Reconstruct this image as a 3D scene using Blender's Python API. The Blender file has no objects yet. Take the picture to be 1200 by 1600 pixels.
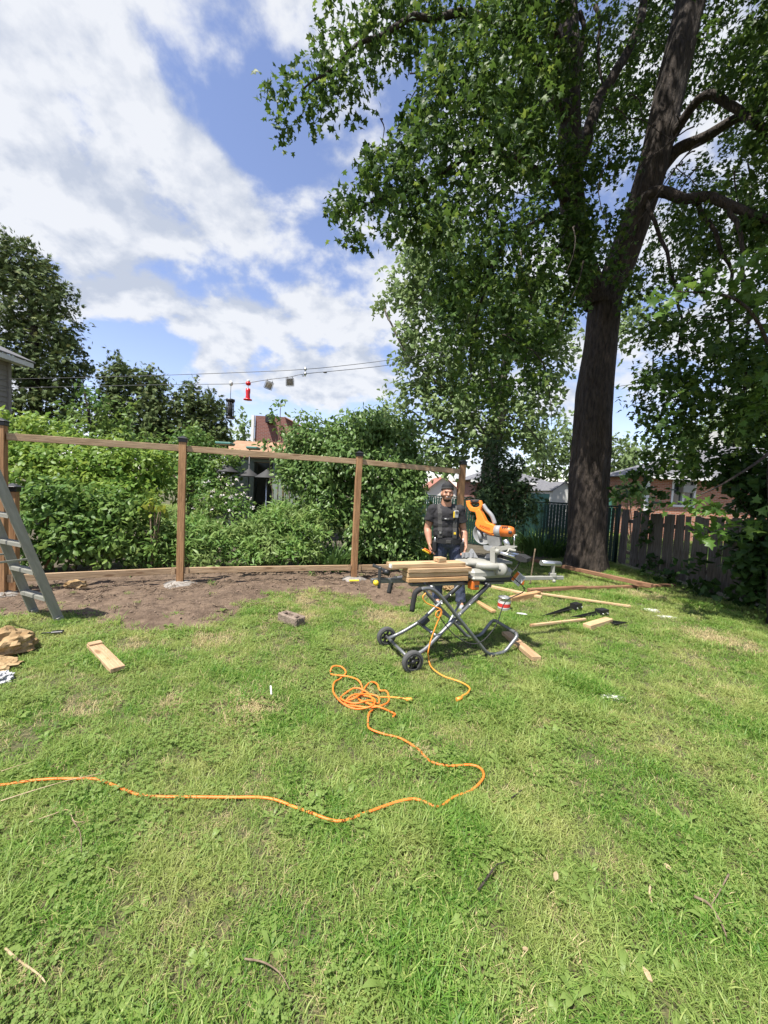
import bpy, bmesh, math, random
import numpy as np
from mathutils import Vector, Matrix, noise
from mathutils.bvhtree import BVHTree

random.seed(7)
rng = np.random.default_rng(7)
scene = bpy.context.scene
COL = scene.collection
R = math.radians

# ------------------------------------------------------------------ camera
F_PX, CAM_H, PITCH, ROLL = 603.0, 1.62, R(3.3), R(3.0)
_fw = Vector((0, math.cos(PITCH), -math.sin(PITCH)))
_r0 = Vector((1, 0, 0))
_u0 = _r0.cross(_fw)
_up = _u0 * math.cos(ROLL) - _r0 * math.sin(ROLL)
_rt = _fw.cross(_up)
CAM = Vector((0, 0, CAM_H))
cam_data = bpy.data.cameras.new('camera')
cam_data.sensor_fit = 'HORIZONTAL'
cam_data.sensor_width = 36.0
cam_data.lens = 36.0 * F_PX / 1200.0
cam_data.clip_start = 0.05
cam_data.clip_end = 3000
cam = bpy.data.objects.new('camera', cam_data)
COL.objects.link(cam)
_m = Matrix((_rt, _up, -_fw)).transposed().to_4x4()
_m.translation = CAM
cam.matrix_world = _m
scene.camera = cam


def ray(px, py):
    return _fw + _rt * ((px - 600) / F_PX) - _up * ((py - 800) / F_PX)


def G(px, py, z=0.0):
    """point of the horizontal plane z that the photograph shows at px, py"""
    d = ray(px, py)
    return CAM + d * ((z - CAM_H) / d.z)


def P(px, py, Y):
    """point at ground distance Y"""
    d = ray(px, py)
    return CAM + d * (Y / d.y)


def PL(px, py, p0, n):
    """point on the upright plane through p0 with normal n"""
    d = ray(px, py)
    n = Vector(n)
    return CAM + d * ((Vector(p0) - CAM).dot(n) / d.dot(n))


# ------------------------------------------------------------------ light
SUN_DIR = Vector((-0.34, -0.36, 1.0)).normalized()      # towards the sun
SUN_EL = math.asin(SUN_DIR.z)
SUN_ROT = math.atan2(SUN_DIR.x, SUN_DIR.y)
world = bpy.data.worlds.new('World')
scene.world = world
world.use_nodes = True
wn, wl = world.node_tree.nodes, world.node_tree.links
wn.clear()


def wnode(t, **kw):
    n = wn.new(t)
    for k, v in kw.items():
        setattr(n, k, v)
    return n


def wmath(op, a, b=None, c=None, clamp=False):
    n = wn.new('ShaderNodeMath')
    n.operation = op
    n.use_clamp = clamp
    for i, v in enumerate((a, b, c)):
        if v is None:
            continue
        if isinstance(v, (int, float)):
            n.inputs[i].default_value = v
        else:
            wl.new(v, n.inputs[i])
    return n.outputs[0]


sky = wnode('ShaderNodeTexSky', sky_type='NISHITA', sun_disc=False)
sky.sun_elevation = SUN_EL
sky.sun_rotation = SUN_ROT
sky.air_density = 1.0
sky.dust_density = 0.3
sky.ozone_density = 2.2
tc = wnode('ShaderNodeTexCoord')
sep = wnode('ShaderNodeSeparateXYZ')
wl.new(tc.outputs['Generated'], sep.inputs[0])
zz = wmath('MAXIMUM', wmath('ADD', sep.outputs[2], 0.42), 0.2)
cx = wmath('DIVIDE', sep.outputs[0], zz)
cy = wmath('DIVIDE', sep.outputs[1], zz)
comb = wnode('ShaderNodeCombineXYZ')
wl.new(cx, comb.inputs[0])
wl.new(cy, comb.inputs[1])


def wnoise(off, scale, detail, rough, dist=0.0):
    a = wnode('ShaderNodeVectorMath', operation='ADD')
    wl.new(comb.outputs[0], a.inputs[0])
    a.inputs[1].default_value = off
    n = wnode('ShaderNodeTexNoise')
    n.inputs['Scale'].default_value = scale
    n.inputs['Detail'].default_value = detail
    n.inputs['Roughness'].default_value = rough
    n.inputs['Distortion'].default_value = dist
    wl.new(a.outputs[0], n.inputs['Vector'])
    return n.outputs['Fac']


off = Vector((3.1, 7.4, 0.0))
so = Vector((-0.028, 0.04, 0.012))
n1 = wnoise(off, 4.6, 12, 0.56, 0.1)
n2 = wnoise(off + so, 4.6, 12, 0.56, 0.1)
n3 = wnoise(off + Vector((5, 2, 1)), 2.2, 4, 0.5, 0.2)
# broad cloud bank: a few wide bumps on the dome
bump = None
for px, py, wpx, amp in ((40, 60, 150, .20), (90, 260, 140, .24), (230, 330, 130, .24), (330, 420, 120, .24), (450, 480, 110, .22),
                         (560, 520, 100, .2), (60, 420, 150, .2), (1080, 300, 330, .16), (470, 20, 90, .06), (540, 240, 90, .08),
                         (300, 90, 100, -.02), (380, 140, 110, -.14), (450, 330, 80, -.2), (200, 545, 70, -.2), (330, 575, 60, -.14), (500, 400, 60, -.1)):
    c = ray(px, py).normalized()
    dt = wnode('ShaderNodeVectorMath', operation='DOT_PRODUCT')
    wl.new(tc.outputs['Generated'], dt.inputs[0])
    dt.inputs[1].default_value = c
    ang = wpx / F_PX * (1.0 / (1 + ((px - 600) ** 2 + (py - 800) ** 2) / F_PX ** 2)) ** 0.75
    mr = wnode('ShaderNodeMapRange', interpolation_type='SMOOTHSTEP')
    mr.inputs[1].default_value = math.cos(ang * 1.9)
    mr.inputs[2].default_value = 1.0
    mr.inputs[3].default_value = 0
    mr.inputs[4].default_value = amp
    wl.new(dt.outputs['Value'], mr.inputs[0])
    bump = mr.outputs[0] if bump is None else wmath('ADD', bump, mr.outputs[0])
dens = wmath('ADD', wmath('MULTIPLY_ADD', n1, 0.95, wmath('MULTIPLY', n3, 0.05)), wmath('MULTIPLY', wmath('MAXIMUM', wmath('MINIMUM', bump, 0.24), -0.1), 0.52))
cov = wnode('ShaderNodeMapRange', interpolation_type='SMOOTHSTEP')
cov.inputs[1].default_value = 0.475
cov.inputs[2].default_value = 0.615
wl.new(dens, cov.inputs[0])
shade = wmath('ADD', wmath('MULTIPLY_ADD', wmath('SUBTRACT', n1, n2), 5.0, 0.60), wmath('MULTIPLY_ADD', n3, -2.2, 1.1), clamp=True)
ramp = wnode('ShaderNodeValToRGB')
ramp.color_ramp.elements[0].position = 0.1
ramp.color_ramp.elements[0].color = (2.6, 2.85, 3.35, 1)
ramp.color_ramp.elements[1].position = 0.85
ramp.color_ramp.elements[1].color = (4.0, 4.1, 4.3, 1)
wl.new(shade, ramp.inputs[0])
tint = wnode('ShaderNodeMix', data_type='RGBA', blend_type='MULTIPLY')
tint.inputs[0].default_value = 1.0
tint.inputs[7].default_value = (1.18, 1.0, 1.02, 1)
wl.new(sky.outputs[0], tint.inputs[6])
mix = wnode('ShaderNodeMix', data_type='RGBA')
wl.new(wmath('MULTIPLY', cov.outputs[0], 0.94), mix.inputs[0])
wl.new(tint.outputs[2], mix.inputs[6])
wl.new(ramp.outputs[0], mix.inputs[7])
bg = wnode('ShaderNodeBackground')
bg.inputs[1].default_value = 0.12
wl.new(mix.outputs[2], bg.inputs[0])
wo = wnode('ShaderNodeOutputWorld')
wl.new(bg.outputs[0], wo.inputs[0])

sun_data = bpy.data.lights.new('sun', 'SUN')
sun_data.energy = 5.0
sun_data.angle = R(0.53)
sun_data.color = (1.0, 0.955, 0.88)
sun = bpy.data.objects.new('sun', sun_data)
COL.objects.link(sun)
sun.rotation_euler = SUN_DIR.to_track_quat('Z', 'Y').to_euler()
sun.location = (-10, -3, 20)

vs = scene.view_settings
vs.view_transform = 'Standard'
vs.look = 'None'
vs.gamma = 1.0
vs.exposure = 0.92
scene.cycles.max_bounces = 8
scene.cycles.transparent_max_bounces = 12
scene.cycles.use_denoising = True

# ------------------------------------------------------------------ materials
MATS = {}


def mat(name, col, rough=0.7, metal=0.0, col2=None, nscale=8.0, stretch=(1, 1, 1), bump=0.0, bscale=60.0, coords='Object',
        spec=0.5, detail=5.0, lo=0.35, hi=0.65):
    m = bpy.data.materials.new(name)
    m.use_nodes = True
    nt = m.node_tree
    b = nt.nodes['Principled BSDF']
    b.inputs['Base Color'].default_value = (*col, 1)
    b.inputs['Roughness'].default_value = rough
    b.inputs['Metallic'].default_value = metal
    b.inputs['Specular IOR Level'].default_value = spec
    t = nt.nodes.new('ShaderNodeTexCoord')
    mp = nt.nodes.new('ShaderNodeMapping')
    mp.inputs['Scale'].default_value = stretch
    nt.links.new(t.outputs[coords], mp.inputs[0])
    if col2 is not None:
        n = nt.nodes.new('ShaderNodeTexNoise')
        n.inputs['Scale'].default_value = nscale
        n.inputs['Detail'].default_value = detail
        n.inputs['Roughness'].default_value = 0.62
        nt.links.new(mp.outputs[0], n.inputs['Vector'])
        r = nt.nodes.new('ShaderNodeValToRGB')
        r.color_ramp.elements[0].position = lo
        r.color_ramp.elements[1].position = hi
        r.color_ramp.elements[0].color = (*col, 1)
        r.color_ramp.elements[1].color = (*col2, 1)
        nt.links.new(n.outputs['Fac'], r.inputs[0])
        nt.links.new(r.outputs[0], b.inputs['Base Color'])
    if bump:
        n2 = nt.nodes.new('ShaderNodeTexNoise')
        n2.inputs['Scale'].default_value = bscale
        n2.inputs['Detail'].default_value = 6
        nt.links.new(mp.outputs[0], n2.inputs['Vector'])
        bp = nt.nodes.new('ShaderNodeBump')
        bp.inputs['Strength'].default_value = bump
        bp.inputs['Distance'].default_value = 0.02
        nt.links.new(n2.outputs['Fac'], bp.inputs['Height'])
        nt.links.new(bp.outputs[0], b.inputs['Normal'])
    MATS[name] = m
    return m


def leafmat(name, c1, c2, c3=None, trans=0.3, rough=0.45, patch=None, pscale=0.9):
    m = bpy.data.materials.new(name)
    m.use_nodes = True
    nt = m.node_tree
    nd, lk = nt.nodes, nt.links
    b = nd['Principled BSDF']
    b.inputs['Roughness'].default_value = rough
    b.inputs['Specular IOR Level'].default_value = 0.22
    g = nd.new('ShaderNodeNewGeometry')
    r = nd.new('ShaderNodeValToRGB')
    els = r.color_ramp.elements
    els[0].color = (*c1, 1)
    els[1].color = (*c2, 1)
    if c3:
        els[1].position = 0.82
        e = els.new(1.0)
        e.color = (*c3, 1)
    lk.new(g.outputs['Random Per Island'], r.inputs[0])
    out = r.outputs[0]
    if patch:
        n = nd.new('ShaderNodeTexNoise')
        n.inputs['Scale'].default_value = pscale
        n.inputs['Detail'].default_value = 4
        lk.new(g.outputs['Position'], n.inputs['Vector'])
        mr = nd.new('ShaderNodeMapRange')
        mr.inputs[1].default_value = 0.42
        mr.inputs[2].default_value = 0.68
        lk.new(n.outputs['Fac'], mr.inputs[0])
        mx = nd.new('ShaderNodeMix')
        mx.data_type = 'RGBA'
        lk.new(mr.outputs[0], mx.inputs[0])
        lk.new(out, mx.inputs[6])
        mx.inputs[7].default_value = (*patch, 1)
        out = mx.outputs[2]
    lk.new(out, b.inputs['Base Color'])
    tr = nd.new('ShaderNodeBsdfTranslucent')
    hs = nd.new('ShaderNodeHueSaturation')
    hs.inputs['Hue'].default_value = 0.485
    hs.inputs['Value'].default_value = 1.7
    lk.new(out, hs.inputs['Color'])
    lk.new(hs.outputs[0], tr.inputs['Color'])
    ms = nd.new('ShaderNodeMixShader')
    ms.inputs[0].default_value = trans
    lk.new(b.outputs[0], ms.inputs[1])
    lk.new(tr.outputs[0], ms.inputs[2])
    lk.new(ms.outputs[0], nd['Material Output'].inputs['Surface'])
    MATS[name] = m
    return m


WOOD_S = (1.2, 22, 22)
mat('new_wood', (.38, .245, .135), .75, col2=(.50, .35, .20), nscale=3, stretch=WOOD_S, bump=.25, bscale=5)
mat('post_wood', (.24, .125, .055), .78, col2=(.42, .235, .11), nscale=3, stretch=WOOD_S, bump=.3, bscale=5)
mat('rail_wood', (.31, .205, .115), .78, col2=(.44, .315, .19), nscale=3, stretch=WOOD_S, bump=.25, bscale=5)
mat('pale_wood', (.42, .28, .145), .75, col2=(.55, .39, .22), nscale=3, stretch=WOOD_S, bump=.2, bscale=5)
mat('brown_wood', (.17, .085, .045), .8, col2=(.28, .15, .08), nscale=3, stretch=WOOD_S, bump=.3, bscale=5)
mat('treated_wood', (.40, .23, .10), .75, col2=(.52, .33, .16), nscale=3, stretch=WOOD_S, bump=.25, bscale=5)
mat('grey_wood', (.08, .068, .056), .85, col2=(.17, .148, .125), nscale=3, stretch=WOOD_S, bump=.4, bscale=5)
mat('black_plastic', (.012, .012, .013), .45)
mat('black_metal', (.02, .02, .022), .4, metal=.3)
mat('rubber', (.02, .02, .02), .8)
mat('tread', (.07, .07, .068), .85, bump=.3, bscale=200)
mat('tube_grey', (.16, .165, .17), .42, metal=.55, col2=(.20, .205, .21), nscale=14)
mat('tube_dark', (.055, .057, .06), .45, metal=.4)
mat('tube_silver', (.52, .53, .54), .32, metal=.8)
mat('aluminium', (.24, .235, .20), .55, metal=.3, col2=(.31, .305, .265), nscale=6, stretch=(1, 6, 6), bump=.06, bscale=40)
mat('saw_cream', (.27, .265, .225), .45, col2=(.33, .32, .28), nscale=9)
mat('saw_grey', (.24, .245, .245), .45, col2=(.30, .305, .305), nscale=9)
mat('saw_dark', (.05, .05, .05), .6)
mat('orange', (.86, .24, .025), .42)
mat('orange_dark', (.56, .14, .02), .45)
mat('steel', (.62, .62, .62), .28, metal=.9)
mat('white_plastic', (.6, .6, .58), .5)
mat('paper', (.6, .59, .56), .8)
mat('red_print', (.55, .04, .03), .6)
mat('grey_print', (.22, .22, .23), .8)
mat('yellow', (.75, .52, .03), .5)
mat('cord_orange', (.78, .22, .03), .5, col2=(.80, .15, .02), nscale=2.5)
mat('cord_yellow', (.80, .33, .05), .5, col2=(.80, .24, .03), nscale=6)
mat('kraft', (.22, .135, .055), .85, col2=(.36, .25, .125), nscale=9, bump=.5, bscale=25)
mat('grey_sheet', (.35, .35, .36), .6, col2=(.5, .5, .5), nscale=9)
mat('concrete', (.16, .145, .125), .9, col2=(.30, .275, .245), nscale=14, bump=.5, bscale=50)
mat('old_concrete', (.13, .095, .07), .9, col2=(.25, .195, .15), nscale=14, bump=.6, bscale=60)
mat('skin', (.40, .20, .125), .5, col2=(.46, .24, .155), nscale=14)
mat('shirt', (.018, .017, .019), .85, bump=.25, bscale=40)
mat('denim', (.035, .042, .075), .85, col2=(.06, .072, .12), nscale=20, bump=.3, bscale=80)
mat('strap', (.04, .038, .036), .85, col2=(.07, .067, .062), nscale=60)
mat('black_cloth', (.012, .012, .013), .8)
mat('hair', (.03, .018, .012), .8)
mat('eye', (.02, .013, .01), .3)
mat('lip', (.33, .12, .09), .5)
mat('boot', (.32, .33, .36), .75, col2=(.22, .23, .26), nscale=20)
mat('roof_grey', (.10, .10, .108), .9, col2=(.17, .17, .18), nscale=3, stretch=(4, 4, 14), coords='Generated', bump=.3)
mat('roof_tan', (.27, .15, .085), .9, col2=(.34, .21, .13), nscale=6)
mat('roof_red', (.26, .10, .07), .9, col2=(.35, .16, .11), nscale=6)
mat('siding_grey', (.20, .185, .165), .7, col2=(.24, .225, .20), nscale=4)
mat('trim_white', (.74, .74, .72), .6)
mat('shed_white', (.52, .52, .49), .7, col2=(.6, .6, .57), nscale=4)
mat('shed_green', (.20, .25, .21), .7, col2=(.26, .30, .26), nscale=6)
mat('teal', (.07, .20, .17), .5)
mat('dark_void', (.006, .006, .006), .9)
mat('glass', (.05, .06, .065), .08, spec=.8)
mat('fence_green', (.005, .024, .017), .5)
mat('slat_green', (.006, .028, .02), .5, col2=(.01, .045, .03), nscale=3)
mat('feeder_red', (.55, .015, .02), .25)
mat('wire', (.12, .12, .12), .5, metal=.5)
mat('suet', (.32, .27, .17), .8)
mat('lamp_pole', (.45, .45, .44), .5, metal=.4)
mat('clod', (.12, .083, .058), .95, col2=(.22, .155, .11), nscale=30)
mat('twig', (.12, .08, .05), .9, col2=(.22, .165, .11), nscale=30)
mat('straw', (.30, .22, .12), .9, col2=(.42, .33, .2), nscale=25)
mat('baffle', (.035, .034, .034), .75)
mat('litter', (.42, .42, .36), .8, col2=(.6, .6, .54), nscale=20)


def knots(m):
    nt = m.node_tree
    nd, lk = nt.nodes, nt.links
    b = nd['Principled BSDF']
    src_ = b.inputs['Base Color'].links[0].from_socket
    t = nd.new('ShaderNodeTexCoord')
    oi = nd.new('ShaderNodeObjectInfo')
    mp = nd.new('ShaderNodeMapping')
    mp.inputs['Scale'].default_value = (2.6, 9, 9)
    lk.new(t.outputs['Object'], mp.inputs[0])
    cb = nd.new('ShaderNodeVectorMath')
    cb.operation = 'ADD'
    lk.new(mp.outputs[0], cb.inputs[0])
    sc_ = nd.new('ShaderNodeVectorMath')
    sc_.operation = 'SCALE'
    sc_.inputs['Scale'].default_value = 1.7
    lk.new(oi.outputs['Location'], sc_.inputs[0])
    lk.new(sc_.outputs[0], cb.inputs[1])
    v = nd.new('ShaderNodeTexVoronoi')
    v.inputs['Scale'].default_value = 1.0
    lk.new(cb.outputs[0], v.inputs['Vector'])
    r = nd.new('ShaderNodeMapRange')
    r.inputs[1].default_value = .10
    r.inputs[2].default_value = .22
    r.inputs[3].default_value = .72
    r.inputs[4].default_value = 0
    lk.new(v.outputs['Distance'], r.inputs[0])
    n = nd.new('ShaderNodeTexNoise')
    n.inputs['Scale'].default_value = 1.1
    n.inputs['Detail'].default_value = 3
    lk.new(cb.outputs[0], n.inputs['Vector'])
    r2 = nd.new('ShaderNodeMapRange')
    r2.inputs[1].default_value = .45
    r2.inputs[2].default_value = .75
    r2.inputs[3].default_value = 0
    r2.inputs[4].default_value = .5
    lk.new(n.outputs['Fac'], r2.inputs[0])
    mx = nd.new('ShaderNodeMath')
    mx.operation = 'MAXIMUM'
    lk.new(r.outputs[0], mx.inputs[0])
    lk.new(r2.outputs[0], mx.inputs[1])
    mc = nd.new('ShaderNodeMix')
    mc.data_type = 'RGBA'
    mc.blend_type = 'MULTIPLY'
    lk.new(mx.outputs[0], mc.inputs[0])
    lk.new(src_, mc.inputs[6])
    mc.inputs[7].default_value = (.38, .26, .17, 1)
    lk.new(mc.outputs[2], b.inputs['Base Color'])


for nm in ('new_wood', 'post_wood', 'rail_wood', 'pale_wood', 'brown_wood', 'treated_wood', 'grey_wood'):
    knots(MATS[nm])


def bark(name, c1, c2, sc=6.0, strength=0.9):
    m = mat(name, c1, .92, col2=c2, nscale=sc, stretch=(3.2, 3.2, .8), coords='Object', detail=8)
    nt = m.node_tree
    b = nt.nodes['Principled BSDF']
    t = nt.nodes.new('ShaderNodeTexCoord')
    mp = nt.nodes.new('ShaderNodeMapping')
    mp.inputs['Scale'].default_value = (6.5, 6.5, 1.3)
    nt.links.new(t.outputs['Object'], mp.inputs[0])
    n = nt.nodes.new('ShaderNodeTexNoise')
    n.inputs['Scale'].default_value = 3.2
    n.inputs['Detail'].default_value = 7
    n.inputs['Distortion'].default_value = .4
    nt.links.new(mp.outputs[0], n.inputs['Vector'])
    bp = nt.nodes.new('ShaderNodeBump')
    bp.inputs['Strength'].default_value = strength
    bp.inputs['Distance'].default_value = .12
    nt.links.new(n.outputs['Fac'], bp.inputs['Height'])
    nt.links.new(bp.outputs[0], b.inputs['Normal'])
    return m


bark('bark', (.018, .0125, .009), (.066, .049, .037))
bark('bark_pale', (.13, .11, .09), (.26, .23, .20))


def brickmat(name, c1, c2, mortar, scale=1.0):
    m = bpy.data.materials.new(name)
    m.use_nodes = True
    nt = m.node_tree
    b = nt.nodes['Principled BSDF']
    b.inputs['Roughness'].default_value = .9
    t = nt.nodes.new('ShaderNodeTexCoord')
    sp = nt.nodes.new('ShaderNodeSeparateXYZ')
    nt.links.new(t.outputs['Object'], sp.inputs[0])
    cb = nt.nodes.new('ShaderNodeCombineXYZ')
    ad = nt.nodes.new('ShaderNodeMath')
    ad.operation = 'ADD'
    nt.links.new(sp.outputs[0], ad.inputs[0])
    nt.links.new(sp.outputs[1], ad.inputs[1])
    nt.links.new(ad.outputs[0], cb.inputs[0])
    nt.links.new(sp.outputs[2], cb.inputs[1])
    br = nt.nodes.new('ShaderNodeTexBrick')
    br.inputs['Scale'].default_value = scale
    br.inputs['Brick Width'].default_value = .22
    br.inputs['Row Height'].default_value = .075
    br.inputs['Mortar Size'].default_value = .008
    br.inputs['Color1'].default_value = (*c1, 1)
    br.inputs['Color2'].default_value = (*c2, 1)
    br.inputs['Mortar'].default_value = (*mortar, 1)
    nt.links.new(cb.outputs[0], br.inputs['Vector'])
    nt.links.new(br.outputs[0], b.inputs['Base Color'])
    MATS[name] = m


brickmat('brick', (.42, .17, .09), (.33, .12, .07), (.42, .36, .30))
brickmat('brick_red', (.24, .085, .06), (.19, .07, .055), (.26, .20, .18))

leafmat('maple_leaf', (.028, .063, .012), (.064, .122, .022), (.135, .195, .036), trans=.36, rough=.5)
leafmat('back_leaf', (.13, .20, .07), (.19, .265, .105), (.25, .32, .15), trans=.3)
leafmat('far_leaf', (.10, .15, .05), (.15, .21, .08), trans=.3)
leafmat('cedar_leaf', (.06, .092, .03), (.10, .14, .045), (.16, .165, .06), trans=.12, rough=.7)
leafmat('cedar_dark', (.03, .058, .022), (.055, .09, .03), trans=.12, rough=.7)
leafmat('willow_leaf', (.075, .14, .035), (.12, .195, .055), (.19, .26, .09), trans=.25, rough=.38)
leafmat('vine_leaf', (.085, .175, .03), (.16, .26, .045), (.27, .34, .07), trans=.34, patch=(.20, .28, .05), pscale=1.6)
leafmat('shrub_leaf', (.05, .115, .024), (.10, .185, .04), (.17, .25, .06), trans=.28, rough=.45, patch=(.15, .22, .05), pscale=1.4)
leafmat('garden_leaf', (.09, .185, .04), (.16, .27, .065), (.26, .33, .11), trans=.32, patch=(.20, .27, .09), pscale=2.2)
leafmat('yellow_leaf', (.16, .22, .03), (.3, .30, .05), trans=.32)
leafmat('lily_leaf', (.045, .10, .025), (.09, .16, .04), trans=.25)
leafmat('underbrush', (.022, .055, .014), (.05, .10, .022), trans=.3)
leafmat('petal', (.7, .62, .6), (.8, .75, .72), trans=.2)
leafmat('grass', (.07, .165, .026), (.16, .295, .046), (.38, .42, .14), trans=.40, rough=.45, patch=(.33, .37, .125), pscale=1.7)
leafmat('grass_dry', (.36, .30, .14), (.46, .39, .21), trans=.2, rough=.8)
leafmat('weed', (.13, .20, .045), (.19, .265, .07), trans=.3)

# ------------------------------------------------------------------ object helpers
WORLD = {}


def tag(o, label, cat, group=None, kind=None):
    if label:
        o['label'] = label
    if cat:
        o['category'] = cat
    if group:
        o['group'] = group
    if kind:
        o['kind'] = kind
    return o


def link(o, parent=None, M=None):
    COL.objects.link(o)
    M = M or Matrix()
    if parent is not None:
        o.parent = parent
        o.matrix_parent_inverse = WORLD[parent].inverted()
    o.matrix_basis = M
    WORLD[o] = M
    return o


def thing(name, label, cat, loc=(0, 0, 0), group=None):
    o = bpy.data.objects.new(name, None)
    o.empty_display_size = 0.1
    link(o, None, Matrix.Translation(Vector(loc)))
    return tag(o, label, cat, group)


class MB:
    def __init__(self):
        self.v, self.f, self.s, self.mi = [], [], [], []
        self.mats = []
        self.cur = 0

    def use(self, m):
        m = MATS[m]
        if m not in self.mats:
            self.mats.append(m)
        self.cur = self.mats.index(m)
        return self

    def add(self, vs, fs, smooth=False):
        o = len(self.v)
        self.v += [tuple(x) for x in vs]
        for f in fs:
            self.f.append([i + o for i in f])
            self.s.append(smooth)
            self.mi.append(self.cur)
        return self

    def box(self, c, size, M=None, ch=0.0):
        bm = bmesh.new()
        bmesh.ops.create_cube(bm, size=1)
        bmesh.ops.scale(bm, vec=size, verts=bm.verts)
        if ch:
            bmesh.ops.bevel(bm, geom=bm.edges[:], offset=ch, segments=1, affect='EDGES')
        M = M or Matrix()
        c = Vector(c)
        bm.verts.index_update()
        vs = [c + (M.to_3x3() @ v.co) for v in bm.verts]
        self.add(vs, [[v.index for v in f.verts] for f in bm.faces])
        bm.free()
        return self

    def tube(self, pts, r, n=8, smooth=True, closed=False, caps=True):
        pts = [Vector(p) for p in pts]
        m = len(pts)
        rr = r if isinstance(r, (list, tuple)) else [r] * m
        prev = None
        rings = []
        for i, p in enumerate(pts):
            a = pts[i - 1] if (i > 0 or closed) else p
            b = pts[(i + 1) % m] if (i < m - 1 or closed) else p
            t = (b - a).normalized()
            if prev is None:
                q = Vector((0, 0, 1)) if abs(t.z) < .9 else Vector((1, 0, 0))
                prev = t.cross(q).normalized()
            x = (prev - t * prev.dot(t)).normalized()
            prev = x
            y = t.cross(x)
            rings.append([p + (x * math.cos(2 * math.pi * k / n) + y * math.sin(2 * math.pi * k / n)) * rr[i] for k in range(n)])
        vs = [v for ring in rings for v in ring]
        fs = []
        for i in range(m if closed else m - 1):
            j = (i + 1) % m
            for k in range(n):
                k2 = (k + 1) % n
                fs.append([i * n + k, i * n + k2, j * n + k2, j * n + k])
        self.add(vs, fs, smooth)
        if caps and not closed:
            o = len(self.v) - len(vs)
            self.f += [[o + k for k in range(n)][::-1], [o + (m - 1) * n + k for k in range(n)]]
            self.s += [False, False]
            self.mi += [self.cur, self.cur]
        return self

    def cyl(self, p0, p1, r0, r1=None, n=16, smooth=True):
        return self.tube([p0, p1], [r0, r0 if r1 is None else r1], n, smooth)

    def lathe(self, prof, c=(0, 0, 0), n=24, axis=None):
        """prof: list of (r, h); axis default z"""
        c = Vector(c)
        q = (Vector(axis).to_track_quat('Z', 'Y') if axis is not None else None)
        vs = []
        for r, h in prof:
            for k in range(n):
                a = 2 * math.pi * k / n
                p = Vector((r * math.cos(a), r * math.sin(a), h))
                vs.append(c + (q @ p if q else p))
        fs = []
        for i in range(len(prof) - 1):
            for k in range(n):
                k2 = (k + 1) % n
                fs.append([i * n + k, i * n + k2, (i + 1) * n + k2, (i + 1) * n + k])
        return self.add(vs, fs, True)

    def prism(self, pts, nrm, thick):
        """closed outline (3d points in a plane) extruded along nrm, centred"""
        nrm = Vector(nrm).normalized()
        pts = [Vector(p) for p in pts]
        n = len(pts)
        a = [p + nrm * thick / 2 for p in pts]
        b = [p - nrm * thick / 2 for p in pts]
        fs = [list(range(n)), list(range(2 * n - 1, n - 1, -1))]
        for i in range(n):
            j = (i + 1) % n
            fs.append([i, n + i, n + j, j])
        return self.add(a + b, fs)

    def ball(self, c, r, seg=12, rings=8):
        if not isinstance(r, (tuple, list)):
            r = (r, r, r)
        c = Vector(c)
        vs = [c + Vector((0, 0, r[2]))]
        for i in range(1, rings):
            th = math.pi * i / rings
            for k in range(seg):
                a = 2 * math.pi * k / seg
                vs.append(c + Vector((r[0] * math.sin(th) * math.cos(a), r[1] * math.sin(th) * math.sin(a), r[2] * math.cos(th))))
        vs.append(c - Vector((0, 0, r[2])))
        fs = [[0, 1 + k, 1 + (k + 1) % seg] for k in range(seg)]
        for i in range(rings - 2):
            for k in range(seg):
                a, b = 1 + i * seg + k, 1 + i * seg + (k + 1) % seg
                fs.append([a, a + seg, b + seg, b])
        L = len(vs) - 1
        o = 1 + (rings - 2) * seg
        fs += [[L, o + (k + 1) % seg, o + k] for k in range(seg)]
        return self.add(vs, fs, True)

    def mesh(self, name, m=None):
        me = bpy.data.meshes.new(name)
        me.from_pydata(self.v, [], self.f)
        if m:
            me.materials.append(MATS[m])
        for x in self.mats:
            me.materials.append(x)
        me.polygons.foreach_set('use_smooth', self.s)
        if not m:
            me.polygons.foreach_set('material_index', self.mi)
        me.update()
        bm = bmesh.new()
        bm.from_mesh(me)
        bmesh.ops.recalc_face_normals(bm, faces=bm.faces)
        bm.to_mesh(me)
        bm.free()
        return me

    def build(self, name, m=None, parent=None, M=None):
        return link(bpy.data.objects.new(name, self.mesh(name, m)), parent, M)


def axes(p0, p1, up=Vector((0, 0, 1)), roll=0.0):
    x = (Vector(p1) - Vector(p0)).normalized()
    if abs(x.dot(up)) > .98:
        up = Vector((0, 1, 0))
    y = up.cross(x).normalized()
    z = x.cross(y)
    M = Matrix((x, y, z)).transposed().to_4x4()
    if roll:
        M = M @ Matrix.Rotation(roll, 4, 'X')
    M.translation = (Vector(p0) + Vector(p1)) / 2
    return M


def plank(name, p0, p1, w, h, m, parent=None, up=Vector((0, 0, 1)), roll=0.0, ch=0.003):
    """a straight timber from p0 to p1, w across and h along 'up'"""
    L = (Vector(p1) - Vector(p0)).length
    return MB().box((0, 0, 0), (L, w, h), ch=ch).build(name, m, parent, axes(p0, p1, up, roll))


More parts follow.
